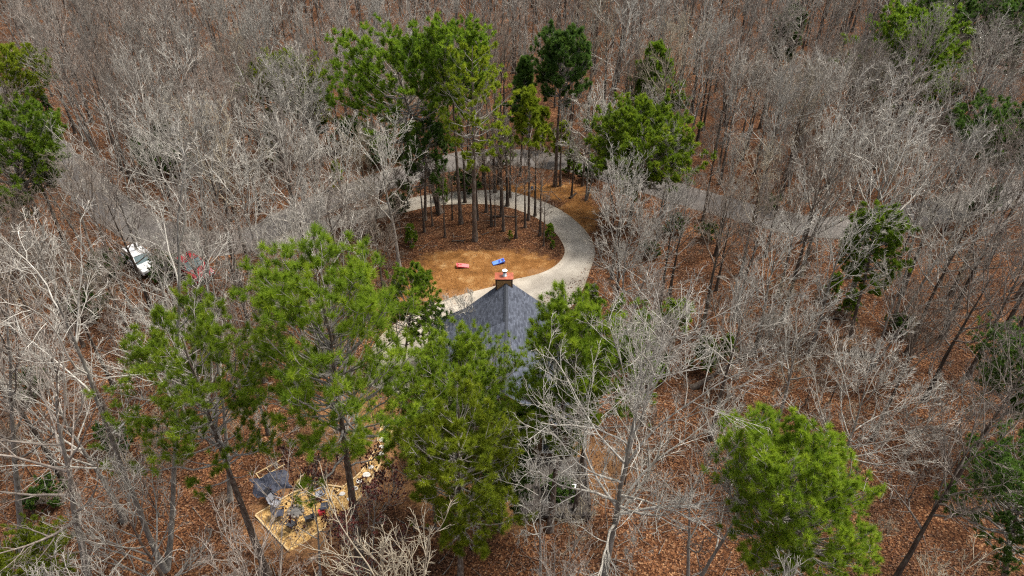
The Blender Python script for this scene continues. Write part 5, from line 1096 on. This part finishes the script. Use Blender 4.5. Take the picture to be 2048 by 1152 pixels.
BUSH = [(310, 345, 1, 1.7), (345, 300, 1, 1.6), (360, 350, 1, 1.3), (680, 380, 2, .9), (822, 490, 0, .8), (1098, 480, 0, .6), (1410, 740, 0, 1.1), (1445, 720, 0, .9), (1345, 470, 1, .9), (1300, 515, 1, .7),
        (1690, 630, 0, .9), (1660, 600, 0, .9), (1800, 670, 1, .8), (80, 790, 1, 1.0), (100, 1010, 1, .9), (240, 900, 1, 1.0), (340, 560, 1, 1.2), (175, 640, 1, 1.2), (420, 640, 1, 1.1), (600, 770, 1, .9), (1180, 360, 1, 1.0), (1150, 350, 0, 1.1), (1085, 300, 2, 1.5), (1010, 330, 0, 1.4),
        (800, 425, 1, .9), (765, 330, 1, 1.7), (700, 300, 1, 1.6), (560, 330, 2, 1.5), (1540, 420, 1, .8), (1950, 430, 1, 1.5), (1280, 690, 0, 1.0), (1330, 670, 0, .9), (1300, 760, 1, 1.1), (1120, 1000, 1, .8), (990, 1020, 1, 1.0), (1010, 960, 1, 1.1), (1490, 960, 0, .8), (1180, 620, 0, .9), (215, 560, 1, 1.2), (1880, 240, 1, 2.0), (1020, 480, 2, .3), (1105, 497, 0, .3), (935, 388, 1, 1.2), (885, 400, 0, .9), (1120, 330, 2, 1.4), (1415, 480, 1, .8)]
bush_src = [None] * 3; bush_items = []
for k, (x, y, i, sc) in enumerate(BUSH):
    b = P(x, y); rz = k * 2.1
    if bush_src[i] is None: e = plant_tree("evergreen_bush", bush_p[i], ("trunk", "branches", "crown"), b, rz, sc, "x", "bush"); bush_src[i] = e
    else: e = copy_tree(bush_src[i]); e.location = b; e.rotation_euler = (0, 0, rz); e.scale = (sc,) * 3
    bush_items.append((e, b[0], b[1], sc, i))

# fallen logs
def fallen(px0, px1, r, label):
    a_, b2 = P(*px0), P(*px1); q = MB(); mid = (a_ + b2) / 2
    pts = [tuple(a_ + (b2 - a_) * t + np.array([0, 0, r * 0.8])) for t in np.linspace(0, 1, 7)]
    pts = [(p_[0] + rg.uniform(-.06, .06), p_[1] + rg.uniform(-.06, .06), p_[2]) for p_ in pts]
    q.tube(pts, [r * (1 - 0.5 * k / 6) for k in range(7)], 9); o = q.build("fallen_log", M['trunk_dark'], None, True); tag(o, label, "log"); return o
fallen((1640, 636), (1700, 642), 0.13, "dark fallen log across the leaves below the slim roadside pine")
fallen((985, 434), (1035, 434), 0.10, "short dark log lying among the island trunks")
fallen((905, 483), (930, 481), 0.08, "thin pale fallen branch at the lawn edge of the island")
fallen((1155, 353), (1190, 352), 0.16, "thick log lying by the road beyond the driveway bend")
fallen((1040, 1015), (1130, 1035), 0.10, "long dark pole lying on the leaves below the deck")
fallen((1700, 705), (1745, 718), 0.35, "thick rotting log end in the right-hand wood")
fallen((1140, 398), (1152, 388), 0.14, "stubby log at the outer edge of the drive")
# utility wires along the road with a pole hidden behind twigs
wa, wb_ = P(-160, -60, 8.5), P(215, 500, 8.0)
for k, off in enumerate((0.0, 0.6)):
    q = MB(); pts = []
    for t in np.linspace(0, 1, 20):
        p_ = wa + (wb_ - wa) * t; pts.append((p_[0] + off, p_[1], p_[2] - 1.2 * 4 * t * (1 - t) * 0.5 - 0.35 * k))
    q.tube(pts, 0.014, 5); o = q.build("utility_wire", M['steel'], None, True); tag(o, "thin grey overhead wire running along the road at far left, " + ("upper of two" if k == 0 else "lower of two"), "wire")
for (p_, lb_) in ((wb_, "bare wooden utility pole behind twigs by the left road"),):
    q = MB(); q.tube([(p_[0], p_[1], 0), (p_[0], p_[1], 8.9)], [0.14, 0.10], 10); e = tag(empty("utility_pole", (p_[0], p_[1], 0)), lb_, "utility pole"); placed(q.build("pole", M['trunk_dark'], e, True), e)
    q = MB(); q.box(p_[0] - 0.2, p_[0] + 0.8, p_[1] - 0.05, p_[1] + 0.05, 7.4, 7.52); q.box(p_[0] - 0.2, p_[0] + 0.8, p_[1] - 0.16, p_[1] - 0.1, 7.9, 8.02); placed(q.build("crossarm", M['trunk_dark'], e), e)

# ------------------------------------------------------------------ loose leaves on the ground (real flakes, nobody could count them)
rl = np.random.default_rng(33); NL = 230000
ly = 12 + 78 * rl.random(NL) ** 0.9; lx = (rl.random(NL) * 2 - 1) * (0.74 * np.hypot(ly, 38))
def near_line(x, y, line, dmax):
    ok = np.zeros(len(x), bool)
    for a in range(0, len(line), 2): ok |= (x - line[a, 0]) ** 2 + (y - line[a, 1]) ** 2 < dmax ** 2
    return ok
bad = near_line(lx, ly, dr_mid, 1.55) & (rl.random(NL) < 0.97); bad |= near_line(lx, ly, road_c, 2.9) & (rl.random(NL) < 0.96)
lc = P(985, 535); bad |= (((lx - lc[0]) / 8.5) ** 2 + ((ly - lc[1]) / 4.2) ** 2 < 1) & (rl.random(NL) < 0.9)
bad |= (lx > -6.6) & (lx < 4.7) & (ly > 31) & (ly < 44.2)
pc = pl.mean(0); bad |= (((lx - pc[0]) / 3.6) ** 2 + ((ly - pc[1]) / 2.8) ** 2 < 1) & (rl.random(NL) < 0.85)
dr_ = np.sin(lx * 0.55 + 1.3 * np.sin(ly * 0.31)) + np.sin(ly * 0.62 + 1.7 * np.sin(lx * 0.23)) + 0.6 * np.sin(lx * 1.7 + ly * 1.3); bad |= rl.random(NL) < np.clip(0.35 - 0.33 * dr_, 0, 0.9)
lx, ly = lx[~bad], ly[~bad]; n = len(lx); s = rl.uniform(0.024, 0.062, n)[:, None]; an = rl.uniform(0, 2 * PI, n)
u_ = np.c_[np.cos(an), np.sin(an), rl.normal(0, .35, n)]; v_ = np.c_[-np.sin(an), np.cos(an), rl.normal(0, .35, n)]
cc = np.c_[lx, ly, rl.uniform(0.03, 0.09, n)]
Vl = np.stack([cc - u_ * s * 1.3, cc - v_ * s * 0.75, cc + u_ * s * 1.3, cc + v_ * s * 0.75], 1).reshape(-1, 3); Ql = np.arange(n * 4).reshape(-1, 4)
def leafmat():
    m, nn_, l, b = nodes("dead_leaves"); at = nn_.new("ShaderNodeAttribute"); at.attribute_name = "tint"
    r = ramp(nn_, [(0.0, (0.03, 0.014, 0.008)), (0.35, (0.075, 0.030, 0.013)), (0.7, (0.135, 0.056, 0.024)), (0.93, (0.22, 0.105, 0.05)), (1.0, (0.36, 0.23, 0.13))]); l.new(at.outputs["Fac"], r.inputs[0]); l.new(r.outputs[0], b.inputs["Base Color"]); b.inputs["Roughness"].default_value = 0.8
    return m
o = link("leaf_litter", mesh_np("leaf_litter", Vl, Ql, mats=[leafmat()], smooth=False, attr={"tint": ('FACE', rl.beta(1.6, 1.8, n))}))
tag(o, "loose rust-brown dead leaves strewn over the forest floor", "leaves", kind="stuff")

# dead sticks strewn among the leaves
rs = np.random.default_rng(44); NS = 2600
sy = 13 + 70 * rs.random(NS) ** 0.9; sx = (rs.random(NS) * 2 - 1) * (0.72 * np.hypot(sy, 38))
bad = near_line(sx, sy, dr_mid, 2.6) | near_line(sx, sy, road_c, 3.0) | ((sx > -7) & (sx < 5.2) & (sy > 27) & (sy < 44.6)) | ((((sx - lc[0]) / 8.5) ** 2 + ((sy - lc[1]) / 4.2) ** 2) < 1) | ((((sx - pc[0]) / 3.8) ** 2 + ((sy - pc[1]) / 3.0) ** 2) < 1)
sx, sy = sx[~bad], sy[~bad]; n = len(sx); a_ = rs.uniform(0, 2 * PI, n)
Ps = grow(np.c_[sx, sy, rs.uniform(0.04, 0.10, n)], np.c_[np.cos(a_), np.sin(a_), rs.normal(0, .06, n)], rs.gamma(2.2, 0.45, n), 4, 0.0, 0.16, rs); Ps[..., 2] = np.clip(Ps[..., 2], 0.03, 0.4)
V, Q = tubes([(Ps, taper(rs.uniform(0.012, 0.035, n), np.full(n, 0.006), 4), 4)])
o = link("fallen_sticks", mesh_np("fallen_sticks", V, Q, mats=[M['trunk_grey']])); tag(o, "grey dead sticks strewn among the leaves on the forest floor", "sticks", kind="stuff")

# ------------------------------------------------------------------ labels for the repeated trees: what stands nearest to each
def relation(x, y, lx_, ly_):
    dx, dy = x - lx_, y - ly_
    if abs(dy) > abs(dx): return "behind" if dy > 0 else "in front of"
    return "right of" if dx > 0 else "left of"
def label_by_landmark(items, noun, group, adj):
    """items: (obj, x, y, ...); the n-th of its noun on that side of the landmark"""
    bucket = {}
    for it in items:
        x, y = it[1], it[2]; ds = sorted(LAND, key=lambda L: (x - L[1]) ** 2 + (y - L[2]) ** 2)
        L = ds[0]; key = (L[0], relation(x, y, L[1], L[2])); bucket.setdefault(key, []).append((math.hypot(x - L[1], y - L[2]), it))
    for (nm, rel), lst in bucket.items():
        lst.sort(key=lambda q: q[0])
        for k, (dist, it) in enumerate(lst):
            if k < len(ORD):
                pre = ORD[k] + " " if len(lst) > 1 else ""
                lab = f"{adj(it)} {noun}, {pre}{'one ' if len(lst) > 1 else ''}{rel} {nm}"
            else: lab = f"{noun} in the thick stand {rel} {nm}"
            if len(lab.replace("-", " ").split()) > 16: lab = lab.split(" ", 1)[1]
            it[0]["label"] = " ".join(lab.split()); it[0]["group"] = group
hd = lambda H: "tall" if H > 15.5 else ("short" if H < 12.3 else "medium")
label_by_landmark(wood_items, "bare tree", "bare hardwood trees of the wood", lambda it: f"{hd(it[3])} {spec[it[4]][9]} {spec[it[4]][8]}")
for k, (e, b) in enumerate(bole_items): pass
label_by_landmark([(e, b[0], b[1]) for e, b in bole_items], "thin-trunked tree", "thin-trunked trees round the driveway loop", lambda it: "dark")
label_by_landmark(sap_items, "leafless sapling", "leafless saplings under the trees", lambda it: "taller thin" if it[3] > 1 else "low thin")
label_by_landmark(bush_items, "bush", "evergreen bushes under the trees", lambda it: ("green pine-like", "dark evergreen", "yellow-green")[it[4]])
